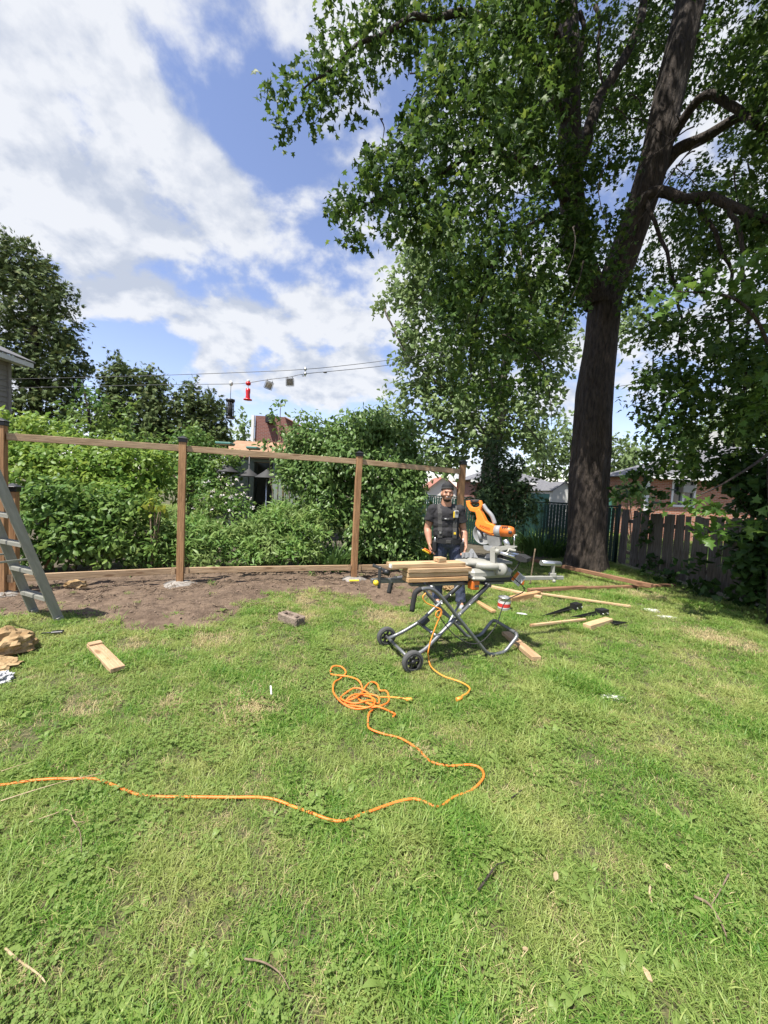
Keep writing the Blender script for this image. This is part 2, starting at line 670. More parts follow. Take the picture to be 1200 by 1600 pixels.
def quick_mesh(name, V, T, m, smooth=False):
    """triangle mesh straight from numpy arrays"""
    me = bpy.data.meshes.new(name)
    n, k = len(V), len(T)
    me.vertices.add(n)
    me.vertices.foreach_set('co', np.ascontiguousarray(V, dtype=np.float32).ravel())
    me.loops.add(k * 3)
    me.loops.foreach_set('vertex_index', np.ascontiguousarray(T, dtype=np.int32).ravel())
    me.polygons.add(k)
    me.polygons.foreach_set('loop_start', np.arange(0, k * 3, 3, dtype=np.int32))
    me.polygons.foreach_set('loop_total', np.full(k, 3, dtype=np.int32))
    me.update(calc_edges=True)
    if m:
        me.materials.append(MATS[m])
    if smooth:
        me.polygons.foreach_set('use_smooth', np.ones(k, dtype=bool))
    return me


# ------------------------------------------------------------------ foliage
def leaf_shape(kind):
    if kind == 'maple':
        o = [(0, .0), (.0, .47), (.28, .23), (.52, .42), (.62, .15), (1.0, 0)]
        pts = o + [(x, -y) for x, y in o[-2:0:-1]]
        V = [(.32, 0, .04)] + [(x, y, -.10 * abs(y) * 2 - .12 * x * x) for x, y in pts]
        n = len(pts)
        T = [(0, 1 + i, 1 + (i + 1) % n) for i in range(n)]
    elif kind == 'maple_lite':
        pts = [(0, 0), (.0, .5), (.34, .32), (.62, .34), (1, 0), (.62, -.34), (.34, -.32), (.0, -.5)]
        V = [(.34, 0, .04)] + [(x, y, -.1 * abs(y) * 2 - .12 * x * x) for x, y in pts]
        n = len(pts)
        T = [(0, 1 + i, 1 + (i + 1) % n) for i in range(n)]
    elif kind == 'lance':
        V = [(0, 0, 0), (.35, .11, .01), (.35, -.11, .01), (.75, .07, -.07), (.75, -.07, -.07), (1, 0, -.17)]
        T = [(0, 2, 1), (1, 2, 4), (1, 4, 3), (3, 4, 5)]
    elif kind == 'oval':
        V = [(0, 0, 0), (.4, .27, -.04), (.45, 0, .03), (.4, -.27, -.04), (.78, .17, -.08), (.78, -.17, -.08), (1, 0, -.12)]
        T = [(0, 2, 1), (0, 3, 2), (1, 2, 4), (2, 3, 5), (2, 6, 4), (2, 5, 6)]
    elif kind == 'frond':
        V = [(0, 0, 0)]
        T = []
        for a, l in ((-.75, .55), (-.35, .85), (0, 1.0), (.38, .8), (.8, .5)):
            c, s = math.cos(a), math.sin(a)
            w = .085
            i = len(V)
            V += [(c * l * .5 - s * w, s * l * .5 + c * w, -.02), (c * l * .5 + s * w, s * l * .5 - c * w, -.02), (c * l, s * l, -.12 * l)]
            T += [(0, i + 1, i), (i, i + 1, i + 2)]
    elif kind == 'blade':
        V = [(0, .03, 0), (0, -.03, 0), (.4, .04, .12), (.4, -.04, .12), (.8, .022, .05), (.8, -.022, .05), (1, 0, -.1)]
        T = [(0, 1, 3), (0, 3, 2), (2, 3, 5), (2, 5, 4), (4, 5, 6)]
    else:
        V = [(0, 0, 0), (.5, .3, 0), (.5, -.3, 0), (1, 0, -.1)]
        T = [(0, 2, 1), (1, 2, 3)]
    return np.array(V, float), np.array(T, int)


def unit(a):
    return a / np.maximum(np.linalg.norm(a, axis=-1, keepdims=True), 1e-9)


def leaves_mesh(name, pos, dirs, nrm, size, kind, m):
    V, T = leaf_shape(kind)
    x = unit(dirs)
    z = unit(nrm - x * np.sum(nrm * x, axis=1, keepdims=True))
    y = np.cross(z, x)
    s = size[:, None, None]
    W = pos[:, None, :] + s * (V[None, :, 0:1] * x[:, None, :] + V[None, :, 1:2] * y[:, None, :] + V[None, :, 2:3] * z[:, None, :])
    N, k = len(pos), len(V)
    F = T[None] + (np.arange(N) * k)[:, None, None]
    return quick_mesh(name, W.reshape(-1, 3), F.reshape(-1, 3), m)


def clump_leaves(blobs, clump_r, per, size, droop=.5, fill=5.0, spray=.5, shell=.55, shrink=.75):
    """blobs: (centre, (rx,ry,rz), density). Every blob is filled with small sprays of leaves.
    returns pos, dir, normal, size"""
    Ps, Ds, Ns, Ss = [], [], [], []
    for c, r, dn in blobs:
        c = np.array(c, float)
        r = np.array(r, float)
        r = np.maximum(r - shrink * clump_r, .35 * r)
        n = max(3, int(dn * fill * (r[0] * r[1] * r[2]) ** (2 / 3) / clump_r ** 2 * 2.2))
        d = unit(rng.normal(size=(n, 3)))
        rad = shell + (1 - shell) * rng.random((n, 1)) ** .6
        rad *= 1 + .13 * np.clip(rng.normal(size=(n, 1)), -1.6, 1.6)
        cc = c + d * r * rad
        # twig direction: outwards, drooping
        td = unit(d * r / r.max() + np.array([0, 0, -droop]) + .35 * rng.normal(size=(n, 3)))
        k = per
        t = rng.random((n, k, 1))
        p = cc[:, None] + td[:, None] * (t - .35) * clump_r * 1.5 + np.clip(rng.normal(size=(n, k, 3)), -1.4, 1.4) * clump_r * spray * .5
        ld = unit(td[:, None] * .7 + rng.normal(size=(n, k, 3)) * .75 + np.array([0, 0, -droop * .6]))
        nn = unit(np.array([0, 0, 1.0]) + .55 * d[:, None] + .55 * rng.normal(size=(n, k, 3)))
        sz = size * (.65 + .6 * rng.random((n, k)))
        Ps.append(p.reshape(-1, 3)); Ds.append(ld.reshape(-1, 3)); Ns.append(nn.reshape(-1, 3)); Ss.append(sz.ravel())
    p = np.concatenate(Ps)
    keep = p[:, 2] > .02
    return p[keep], np.concatenate(Ds)[keep], np.concatenate(Ns)[keep], np.concatenate(Ss)[keep]


def blob(px, py, Y, rx, ry, dens=1.0, depth=None):
    """ellipsoid whose middle the photograph shows at px,py, at distance Y; rx, ry in photo pixels"""
    k = Y / F_PX
    rd = depth if depth is not None else max(rx, ry) * k
    return (P(px, py, Y), (rx * k, rd, ry * k), dens)


def crown(root, blobs, m, kind, size, clump_r, per, name='crown', **kw):
    me = leaves_mesh(name, *clump_leaves(blobs, clump_r, per, size, **kw), kind, m)
    return link(bpy.data.objects.new(name, me), root)


def wobble(pts, amp, seed=0):
    out = []
    for i, p in enumerate(pts):
        p = Vector(p)
        out.append(p + Vector(noise.noise_vector(p * 1.7 + Vector((seed, 0, 0)))) * amp)
    return out


def subdiv(pts, n=4):
    """Catmull-Rom through pts"""
    pts = [Vector(p) for p in pts]
    out = []
    for i in range(len(pts) - 1):
        p0 = pts[max(i - 1, 0)]; p1 = pts[i]; p2 = pts[i + 1]; p3 = pts[min(i + 2, len(pts) - 1)]
        for k in range(n):
            t = k / n
            out.append(.5 * ((2 * p1) + (p2 - p0) * t + (2 * p0 - 5 * p1 + 4 * p2 - p3) * t * t + (3 * p1 - p0 - 3 * p2 + p3) * t ** 3))
    out.append(pts[-1])
    return out


def limb(mb, pts, r0, r1, n=8, seg=4, amp=.04, seed=0):
    q = wobble(subdiv(pts, seg), amp, seed)
    q[0] = Vector(pts[0])
    m = len(q)
    mb.tube(q, [r0 + (r1 - r0) * (i / (m - 1)) ** .8 for i in range(m)], n)
    return q

# ================================================================== THE SETTING
FP = [G(3, 936), G(281, 918), G(552, 910)]                       # fence post feet
FP.append(FP[2] + (FP[2] - FP[1]) * .745)
FDIR = (FP[2] - FP[1]).normalized()
FNRM = Vector((FDIR.y, -FDIR.x, 0))                              # towards the lawn

# ground sheet
m = mat('lawn_soil', (.03, .038, .012), .95, col2=(.12, .105, .045), nscale=55, coords='Object', bump=.6, bscale=40)
lawn = MB().add([(-300, -60, 0), (300, -60, 0), (300, 600, 0), (-300, 600, 0)], [[0, 1, 2, 3]]).build('ground', 'lawn_soil')
lawn['kind'] = 'structure'

# dug-over soil along the new fence
mat('soil', (.070, .045, .028), .95, col2=(.165, .115, .076), nscale=7, coords='Object', bump=1.0, bscale=45, detail=12)
dirt_px = [(-260, 985), (-100, 975), (30, 962), (110, 958), (150, 978), (200, 988), (265, 990), (325, 984), (370, 960), (385, 944), (440, 930), (500, 926), (560, 936),
           (610, 952), (650, 945), (690, 930), (720, 918), (760, 905), (790, 893), (690, 880), (560, 885), (450, 887), (280, 890), (130, 893), (-60, 905), (-300, 915)]
DIRT = [G(*q) for q in dirt_px]


def in_poly(x, y, poly):
    c = np.zeros(np.shape(x), bool)
    n = len(poly)
    for i in range(n):
        x1, y1 = poly[i].x, poly[i].y
        x2, y2 = poly[i - 1].x, poly[i - 1].y
        t = ((y1 > y) != (y2 > y)) & (x < (x2 - x1) * (y - y1) / (y2 - y1 + 1e-12) + x1)
        c ^= t
    return c


def edge_dist(x, y, poly):
    d = np.full(np.shape(x), 1e9)
    n = len(poly)
    for i in range(n):
        a, b = poly[i - 1], poly[i]
        vx, vy = b.x - a.x, b.y - a.y
        t = np.clip(((x - a.x) * vx + (y - a.y) * vy) / (vx * vx + vy * vy + 1e-12), 0, 1)
        d = np.minimum(d, np.hypot(x - a.x - t * vx, y - a.y - t * vy))
    return d


step = .045
xs = np.arange(-9, 4, step)
ys = np.arange(3.2, 10, step)
GX, GY = np.meshgrid(xs, ys)
jx = GX + rng.uniform(-.02, .02, GX.shape)
jy = GY + rng.uniform(-.02, .02, GX.shape)
ins = in_poly(jx, jy, DIRT)
ed = edge_dist(jx, jy, DIRT)
hz = np.array([[noise.fractal(Vector((a * 3.1, b * 3.1, 0)), .9, 2, 5) for a, b in zip(r1, r2)] for r1, r2 in zip(jx, jy)])
zz_ = .005 + np.clip(ed, 0, .4) * .10 + np.clip(ed * 3, 0, 1) * (.028 * hz + .012 * rng.normal(size=GX.shape) * .6 + .016)
zz_ = np.maximum(zz_, .004)
idm = -np.ones(GX.shape, int)
idm[ins] = np.arange(ins.sum())
T = []
for i in range(GX.shape[0] - 1):
    for j in range(GX.shape[1] - 1):
        a, b, c, d = idm[i, j], idm[i, j + 1], idm[i + 1, j + 1], idm[i + 1, j]
        if min(a, b, c) >= 0:
            T.append((a, b, c))
        if min(a, c, d) >= 0:
            T.append((a, c, d))
dirt = link(bpy.data.objects.new('dirt_strip', quick_mesh('dirt_strip', np.stack([jx[ins], jy[ins], zz_[ins]], 1), np.array(T), 'soil', True)))
dirt['kind'] = 'structure'


def dirt_z(x, y):
    i = int(round((y - 3.2) / step)); j = int(round((x + 9) / step))
    if 0 <= i < GX.shape[0] and 0 <= j < GX.shape[1] and ins[i, j]:
        return float(zz_[i, j])
    return 0.0


# planting bed behind the fence
mat('bed_soil', (.06, .05, .035), .95, col2=(.10, .085, .055), nscale=4, bump=.6, bscale=30)
back = [FP[0] - FDIR * 4, FP[0], FP[1], FP[2], FP[3], Vector((3.0, 9.2, 0)), Vector((4.6, 9.9, 0)), Vector((6.0, 10.2, 0)), Vector((2.0, 13.4, 0)), Vector((-3, 13, 0)), Vector((-14, 11, 0))]
bed_poly = [Vector((p.x, p.y + .35, .0)) for p in back]
bed = MB().add([(p.x, p.y, .004) for p in bed_poly], [list(range(len(bed_poly)))]).build('planting_bed', 'bed_soil')
bed['kind'] = 'structure'

# clods, stones and roots on the soil
mb = MB()
N = 0
while N < 5000:
    x, y = random.uniform(-6.5, 2.2), random.uniform(4.2, 7.6)
    if not in_poly(np.array(x), np.array(y), DIRT):
        continue
    r = random.choice((.006, .008, .008, .011, .014, .02)) * random.uniform(.7, 1.2)
    z = dirt_z(x, y)
    vs = [Vector((random.uniform(.6, 1.2) * a, random.uniform(.6, 1.2) * b, random.uniform(.5, 1) * c)) * r + Vector((x, y, z + r * .3))
          for a, b, c in ((1, 0, 0), (-1, 0, 0), (0, 1, 0), (0, -1, 0), (0, 0, 1), (0, 0, -1))]
    vs = [q - Vector((0, 0, r * .35)) for q in vs]
    mb.add(vs, [[0, 2, 4], [2, 1, 4], [1, 3, 4], [3, 0, 4], [2, 0, 5], [1, 2, 5], [3, 1, 5], [0, 3, 5]])
    N += 1
o = mb.build('soil_clods', 'clod')
tag(o, 'loose brown clods and crumbs on the dug soil strip', 'soil', kind='stuff')
mb = MB()
for i in range(190):
    t = random.random()
    base = FP[0].lerp(FP[3], t) + FNRM * random.gauss(-.02, .22)
    if random.random() < .45:
        base += FNRM * random.uniform(0, 1.1)
    a = random.uniform(0, 6.28)
    l = random.uniform(.08, .38)
    pts = []
    for k in range(5):
        q = base + Vector((math.cos(a), math.sin(a), 0)) * l * k / 4
        a += random.uniform(-.35, .35)
        pts.append((q.x, q.y, dirt_z(q.x, q.y) + .012 + random.uniform(0, .03)))
    mb.tube(pts, random.uniform(.002, .006), 5)
o = mb.build('cut_roots', 'twig')
tag(o, 'thin brown cut roots and twigs along the fence line', 'roots', kind='stuff')


# ------------------------------------------------------------------ grass
def tuft(name, n, rad, hmin, hmax, w, m, lean=.9):
    V, T = [], []
    for i in range(n):
        a, rr = random.uniform(0, 6.28), rad * math.sqrt(random.random())
        b = Vector((rr * math.cos(a), rr * math.sin(a), -.004))
        h = random.uniform(hmin, hmax)
        d = random.uniform(0, 6.28)
        ln = random.uniform(.15, lean) * h
        dx = Vector((math.cos(d), math.sin(d), 0))
        sd = Vector((-dx.y, dx.x, 0)) * w * random.uniform(.6, 1.2)
        p1 = b + dx * ln * .35 + Vector((0, 0, h * .6))
        p2 = b + dx * ln + Vector((0, 0, h * random.uniform(.55, 1.0)))
        o = len(V)
        V += [b + sd * .6, b - sd * .6, p1 + sd * .5, p1 - sd * .5, p2]
        T += [(o, o + 1, o + 3), (o, o + 3, o + 2), (o + 2, o + 3, o + 4)]
    return quick_mesh(name, np.array(V), np.array(T), m)


def clover(name, n, rad, m):
    V, T = [], []
    for i in range(n):
        a, rr = random.uniform(0, 6.28), rad * math.sqrt(random.random())
        c = Vector((rr * math.cos(a), rr * math.sin(a), random.uniform(.02, .05)))
        s = random.uniform(.008, .013)
        for k in range(3):
            q = a + k * 2.094
            d = Vector((math.cos(q), math.sin(q), random.uniform(-.1, .25)))
            e = Vector((-d.y, d.x, 0))
            o = len(V)
            V += [c, c + d * s * .7 + e * s * .6, c + d * s * 1.3, c + d * s * .7 - e * s * .6]
            T += [(o, o + 1, o + 2), (o, o + 2, o + 3)]
    return quick_mesh(name, np.array(V), np.array(T), m)


def rosette(name, n, l, w, m):
    V, T = [], []
    for i in range(n):
        a = i / n * 6.28 + random.uniform(-.3, .3)
        d = Vector((math.cos(a), math.sin(a), 0))
        e = Vector((-d.y, d.x, 0))
        L = l * random.uniform(.6, 1.1)
        lift = random.uniform(.2, .8)
        o = len(V)
        for t, ww, h in ((0, .12, 0), (.35, .7, .5), (.7, 1, .7), (1, .05, .45)):
            c = d * L * t + Vector((0, 0, h * lift * L * .8))
            V += [c + e * w * ww, c - e * w * ww]
        for k in range(3):
            T += [(o + 2 * k, o + 2 * k + 1, o + 2 * k + 3), (o + 2 * k, o + 2 * k + 3, o + 2 * k + 2)]
    return quick_mesh(name, np.array(V), np.array(T), m)


tufts = bpy.data.collections.new('grass_sources')
src = [tuft('a_tuft%d' % i, 26, .06, .02, .052, .0038, 'grass', 1.9) for i in range(4)]
src += [tuft('b_long%d' % i, 22, .05, .04, .08, .0042, 'grass', 1.7) for i in range(2)]
src += [tuft('c_dry', 30, .07, .012, .04, .003, 'grass_dry', 2.2)]
src += [clover('d_clover', 16, .07, 'weed'), rosette('e_plantain', 6, .07, .016, 'weed'), rosette('f_dandelion', 8, .10, .011, 'weed')]
for me in src:
    tufts.objects.link(bpy.data.objects.new(me.name, me))

DRY = [(G(385, 1108), .2), (G(132, 1105), .12), (G(262, 1103), .1), (G(200, 1010), .15), (G(560, 1090), .12), (G(455, 965), .25), (G(600, 965), .35), (G(820, 940), .2), (G(1120, 1000), .35), (G(1000, 930), .3), (G(640, 1180), .08), 
       (G(480, 940), .3), (G(330, 1000), .2)]
bands = ((.55, 2.0, 1050, 1.0), (2.0, 3.4, 640, 1.05), (3.4, 5.8, 420, 1.15), (5.8, 10.5, 220, 1.4), (10.5, 24, 24, 2.6))
pp, ss, ii = [], [], []
for y0, y1, dn, sc in bands:
    w1 = 1.2 * y1 + 1.0
    n = int(2 * w1 * (y1 - y0) * dn)
    x = rng.uniform(-w1, w1, n)
    y = rng.uniform(y0, y1, n)
    k = np.abs(x) < 1.2 * y + 1.0
    x, y = x[k], y[k]
    inside = in_poly(x, y, DIRT)
    e = edge_dist(x, y, DIRT)
    keep = (~inside) | (rng.random(len(x)) < np.clip(.32 - e * 1.6, 0, 1)) | (inside & (rng.random(len(x)) < .012))
    keep &= ~in_poly(x, y, bed_poly)
    keep &= ~((x > 6.15) & (y < 10.2))
    x, y = x[keep], y[keep]
    nz = np.array([noise.noise(Vector((a * .9, b * .9, 3))) for a, b in zip(x, y)])
    nz2 = np.array([noise.noise(Vector((a * 2.6, b * 2.6, 9))) for a, b in zip(x, y)])
    s = sc * (.9 + .35 * nz + .25 * nz2 + rng.uniform(-.15, .15, len(x)))
    idx = np.where(nz2 + .5 * nz > .38, rng.integers(4, 6, len(x)), rng.integers(0, 4, len(x)))
    dr = np.zeros(len(x))
    for c, r in DRY:
        dr = np.maximum(dr, np.exp(-((x - c.x) ** 2 + (y - c.y) ** 2) / (r * r)))
    isdry = (rng.random(len(x)) < .06 + .95 * dr + .12 * (nz2 < -.3))
    idx[isdry] = 6
    wd = rng.random(len(x))
    nzw = np.array([noise.noise(Vector((a * 1.3 + 20, b * 1.3, 5))) for a, b in zip(x, y)])
    far = sc < 1.3
    idx[(wd < np.where(nzw > .25, .12, .02)) & ~isdry & far] = 7
    idx[(wd > .985) & ~isdry & far] = 8
    idx[(wd > .975) & (wd <= .985) & ~isdry & far] = 9
    s = np.where(idx >= 7, np.minimum(s, 1.1), s)
    pp.append(np.stack([x, y, np.full(len(x), .0)], 1)); ss.append(s); ii.append(idx)
pp = np.concatenate(pp); ss = np.concatenate(ss); ii = np.concatenate(ii)
for k in range(len(pp)):
    pp[k, 2] = dirt_z(pp[k, 0], pp[k, 1]) if 4 < pp[k, 1] < 8 else 0
gm = bpy.data.meshes.new('grass')
gm.vertices.add(len(pp))
gm.vertices.foreach_set('co', pp.astype(np.float32).ravel())
gm.attributes.new('scl', 'FLOAT', 'POINT').data.foreach_set('value', np.clip(ss, .35, 9).astype(np.float32))
gm.attributes.new('idx', 'INT', 'POINT').data.foreach_set('value', ii.astype(np.int32))
rot = np.stack([rng.normal(0, .12, len(pp)), rng.normal(0, .12, len(pp)), rng.uniform(0, 6.28, len(pp))], 1)
gm.attributes.new('rot', 'FLOAT_VECTOR', 'POINT').data.foreach_set('vector', rot.astype(np.float32).ravel())
gobj = link(bpy.data.objects.new('grass', gm))
tag(gobj, 'mown green lawn grass with clover, weeds and dry patches', 'grass', kind='stuff')
ng = bpy.data.node_groups.new('scatter_grass', 'GeometryNodeTree')
ng.interface.new_socket('Geometry', in_out='INPUT', socket_type='NodeSocketGeometry')
ng.interface.new_socket('Geometry', in_out='OUTPUT', socket_type='NodeSocketGeometry')
gi, go = ng.nodes.new('NodeGroupInput'), ng.nodes.new('NodeGroupOutput')
ci = ng.nodes.new('GeometryNodeCollectionInfo')
ci.inputs['Collection'].default_value = tufts
ci.inputs['Separate Children'].default_value = True
ci.inputs['Reset Children'].default_value = True
ip = ng.nodes.new('GeometryNodeInstanceOnPoints')


def nattr(nm, dt):
    a = ng.nodes.new('GeometryNodeInputNamedAttribute')
    a.data_type = dt
    a.inputs['Name'].default_value = nm
    return a.outputs['Attribute']


ng.links.new(gi.outputs[0], ip.inputs['Points'])
ng.links.new(ci.outputs[0], ip.inputs['Instance'])
ip.inputs['Pick Instance'].default_value = True
ng.links.new(nattr('idx', 'INT'), ip.inputs['Instance Index'])
er = ng.nodes.new('FunctionNodeEulerToRotation')
ng.links.new(nattr('rot', 'FLOAT_VECTOR'), er.inputs[0])
ng.links.new(er.outputs[0], ip.inputs['Rotation'])
ng.links.new(nattr('scl', 'FLOAT'), ip.inputs['Scale'])
ng.links.new(ip.outputs[0], go.inputs[0])
md = gobj.modifiers.new('scatter', 'NODES')
md.node_group = ng

# ================================================================== NEW FENCE FRAME
fence = thing('wooden_fence', 'unfinished wooden fence frame of capped posts with a top and a bottom rail', 'fence', FP[1])
PH = 2.17
Mf = Matrix((FDIR, -FNRM, Vector((0, 0, 1)))).transposed().to_4x4()
for i, p in enumerate(FP):
    post = plank('post', p + Vector((0, 0, -.1)), p + Vector((0, 0, PH)), .095, .095, 'post_wood', fence, up=FNRM)
    c = p + Vector((0, 0, PH))
    mb = MB().box(c + Vector((0, 0, .012)), (.112, .112, .05), Mf, .004)
    mb.box(c + Vector((0, 0, .043)), (.135, .135, .014), Mf, .004)
    q = [c + Mf.to_3x3() @ Vector((sx * .06, sy * .06, .05)) for sx, sy in ((-1, -1), (1, -1), (1, 1), (-1, 1))]
    mb.add(q + [c + Vector((0, 0, .085))], [[0, 1, 4], [1, 2, 4], [2, 3, 4], [3, 0, 4]])
    mb.build('post_cap', 'black_plastic', post)
for i in range(3):
    a, b = FP[i], FP[i + 1]
    d = (b - a).normalized()
    za = (2.03, 2.07, 2.07, 2.03)
    for z0, z1, hh in ((za[i], za[i + 1], .088), (.26, .26, .088)):
        plank('rail', a + d * .05 + Vector((0, 0, z0)), b - d * .05 + Vector((0, 0, z1)), .04, hh, 'rail_wood', fence)
    for s, p in ((1, a), (-1, b)):
        q = p + d * s * .055
        MB().box(q + d * s * .035 + FNRM * .025 + Vector((0, 0, .26)), (.05, .012, .10), Mf).build('rail_hanger', 'rail_wood', fence)
# left over end of the bottom rail running past the last post
plank('rail', FP[3] + FDIR * .05 + Vector((0, 0, .24)), FP[3] + FDIR * .5 + Vector((0, 0, .24)), .04, .088, 'rail_wood', fence)

flabels = ['pale concrete footing ring round the fence post behind the ladder', 'wide spilled concrete footing round the fence post in the dug soil',
           'concrete footing with a yellow scrap beside the post next to the saw stand', 'concrete footing of the fence post behind the man']
for i, p in enumerate(FP):
    mb = MB()
    n = 26
    vs = [p + Vector((0, 0, .11))]
    rings = ((.08, .10), (.13, .085), (.19, .06), (.22, .0))
    for r, z in rings:
        for k in range(n):
            a = 6.283 * k / n
            rr = r * (1 + .28 * noise.noise(Vector((math.cos(a) * 2 + i * 9, math.sin(a) * 2, r * 4)))) * (.8, 1.15, 1.0, .8)[i]
            vs.append(p + Vector((rr * math.cos(a) * 1.1, rr * math.sin(a), z + .012 * noise.noise(Vector((a * 3, r * 30, i))))))
    fs = [[0, 1 + k, 1 + (k + 1) % n] for k in range(n)]
    for j in range(3):
        for k in range(n):
            fs.append([1 + j * n + k, 1 + (j + 1) * n + k, 1 + (j + 1) * n + (k + 1) % n, 1 + j * n + (k + 1) % n])
    mb.add(vs, fs, True)
    tag(mb.build('concrete_footing', 'concrete'), flabels[i], 'footing', 'footings of the new fence posts')

# older low fence posts with black caps among the vines
for (px, py, Y), lab in (((20, 760, 4.95), 'low brown post with wide black cap behind the ladder rail'), ((77, 752, 6.4), 'black capped low post sunk among the leafy shrubs'),
                         ((150, 751, 8.6), 'low post whose cap is almost hidden by vine leaves')):
    t = P(px, py, Y)
    root = thing('low_post', lab, 'post', (t.x, t.y, 0), 'old low fence posts')
    plank('post', (t.x, t.y, 0), (t.x, t.y, t.z - .05), .10, .10, 'post_wood', root, up=FNRM)
    c = Vector((t.x, t.y, t.z - .05))
    mb = MB().box(c + Vector((0, 0, .01)), (.125, .125, .055), Mf, .004)
    mb.box(c + Vector((0, 0, .045)), (.165, .165, .016), Mf, .004)
    q = [c + Mf.to_3x3() @ Vector((sx * .07, sy * .07, .053)) for sx, sy in ((-1, -1), (1, -1), (1, 1), (-1, 1))]
    mb.add(q + [c + Vector((0, 0, .095))], [[0, 1, 4], [1, 2, 4], [2, 3, 4], [3, 0, 4]])
    mb.build('post_cap', 'black_plastic', root)

# ================================================================== BIG MAPLE
TB = G(915, 888)
maple = thing('maple_tree', 'huge silver maple with dark furrowed trunk shading the wooden fence', 'tree', TB)
TY = TB.y


def trunk_mesh(pts, radii, n=28, flare=0.0, rough=.05, seed=0):
    q = subdiv(pts, 8)
    rr = []
    for i in range(len(pts) - 1):
        for k in range(8):
            rr.append(radii[i] + (radii[i + 1] - radii[i]) * k / 8)
    rr.append(radii[-1])
    mb = MB()
    vs, fs = [], []
    for i, p in enumerate(q):
        for k in range(n):
            a = 6.283 * k / n
            f = 1 + rough * noise.noise(Vector((math.cos(a) * 2.2 + seed, math.sin(a) * 2.2, p.z * .7))) * 2 + rough * .6 * noise.noise(Vector((math.cos(a) * 7, math.sin(a) * 7, p.z * 1.1 + seed)))
            if n > 60:
                f += .042 * (1 - 2 * abs(noise.noise(Vector((math.cos(a) * 6.5, math.sin(a) * 6.5, p.z * .55 + seed)))))
            if flare and p.z < .9:
                f += flare * (1 - p.z / .9) ** 2 * (1 + .8 * math.cos(5 * a + 1) * .6)
            vs.append(p + Vector((math.cos(a), math.sin(a), 0)) * rr[i] * f)
    for i in range(len(q) - 1):
        for k in range(n):
            fs.append([i * n + k, i * n + (k + 1) % n, (i + 1) * n + (k + 1) % n, (i + 1) * n + k])
    mb.add(vs, fs, True)
    return mb


base = TB.copy(); base.z = -.05
tr_pts = [base, P(918, 800, TY), P(924, 700, TY), P(930, 600, TY), P(940, 520, TY), P(948, 455, TY)]
trunk_mesh(tr_pts, [.41, .41, .405, .37, .33, .33], 96, .2, .05).build('trunk', 'bark', maple)
fork = P(945, 470, TY)
main = [fork, P(985, 370, TY - .1), P(1020, 260, TY - .2), P(1045, 150, TY - .3), P(1075, 20, TY - .4), P(1100, -120, TY - .4), P(1110, -260, TY - .2)]
trunk_mesh(main, [.32, .305, .29, .28, .27, .24, .17], 72, 0, .05, 4).build('limb', 'bark', maple)
left = [P(938, 480, TY), P(905, 400, TY - .2), P(893, 300, TY - .3), P(890, 190, TY - .3), P(888, 60, TY - .2), P(875, -100, TY), P(860, -250, TY)]
trunk_mesh(left, [.34, .30, .25, .22, .22, .2, .14], 20, 0, .06, 8).build('limb', 'bark', maple)
limbs = [
    ([P(893, 300, TY - .3), P(930, 180, TY), P(965, 100, TY + .2), P(1000, 30, TY + .3), P(1010, -80, TY + .3)], .15, .07),
    ([P(960, 430, TY - .2), P(1010, 310, TY - .7), P(1070, 303, TY - 1.2), P(1140, 318, TY - 1.8), P(1205, 345, TY - 2.2)], .14, .06),
    ([P(1000, 330, TY), P(1050, 240, TY - .3), P(1100, 215, TY - .6), P(1150, 190, TY - 1.0), P(1210, 170, TY - 1.4)], .16, .07),
    ([P(1020, 270, TY), P(1080, 170, TY - .8), P(1130, 160, TY - 1.2), P(1170, 180, TY - 1.6), P(1210, 225, TY - 2)], .11, .05),
    ([P(1080, 303, TY - 1.2), P(1120, 360, TY - 1.4), P(1140, 450, TY - 1.5), P(1130, 560, TY - 1.5)], .05, .02),
    ([P(890, 200, TY - .3), P(820, 60, TY - 1.2), P(740, 20, TY - 1.8), P(650, 30, TY - 2.3), P(560, 70, TY - 2.6), P(470, 140, TY - 2.8)], .12, .012),
    ([P(890, 320, TY - .3), P(830, 260, TY - 1.1), P(760, 240, TY - 1.6), P(680, 270, TY - 1.9), P(600, 310, TY - 2.1), P(545, 335, TY - 2.2)], .10, .012),
    ([P(895, 350, TY - .3), P(850, 340, TY - .9), P(790, 380, TY - 1.2), P(750, 470, TY - 1.4), P(735, 580, TY - 1.5)], .08, .012),
    ([P(900, 380, TY - .2), P(860, 400, TY - .4), P(830, 480, TY - .6), P(815, 600, TY - .6)], .06, .012),
    ([P(888, 90, TY - .2), P(850, 30, TY - .6), P(800, -10, TY - 1), P(720, -40, TY - 1.4)], .11, .03),
    ([P(1010, 310, TY - .7), P(1050, 420, TY - 1.1), P(1060, 520, TY - 1.3), P(1065, 640, TY - 1.4)], .045, .012),
    ([P(1140, 318, TY - 1.8), P(1160, 420, TY - 2.0), P(1165, 560, TY - 2.1), P(1150, 700, TY - 2.2)], .045, .012),
    ([P(905, 20, TY), P(912, 60, TY), P(908, 130, TY)], .06, .03),
    ([P(930, 10, TY + .2), P(940, 70, TY + .2), P(945, 140, TY + .2)], .05, .02),
]
for i, (pts, a, b) in enumerate(limbs):
    mb = MB()
    limb(mb, pts, a, b, 9, 5, .10, i * 7)
    mb.build('branch', 'bark', maple)
mb = MB()
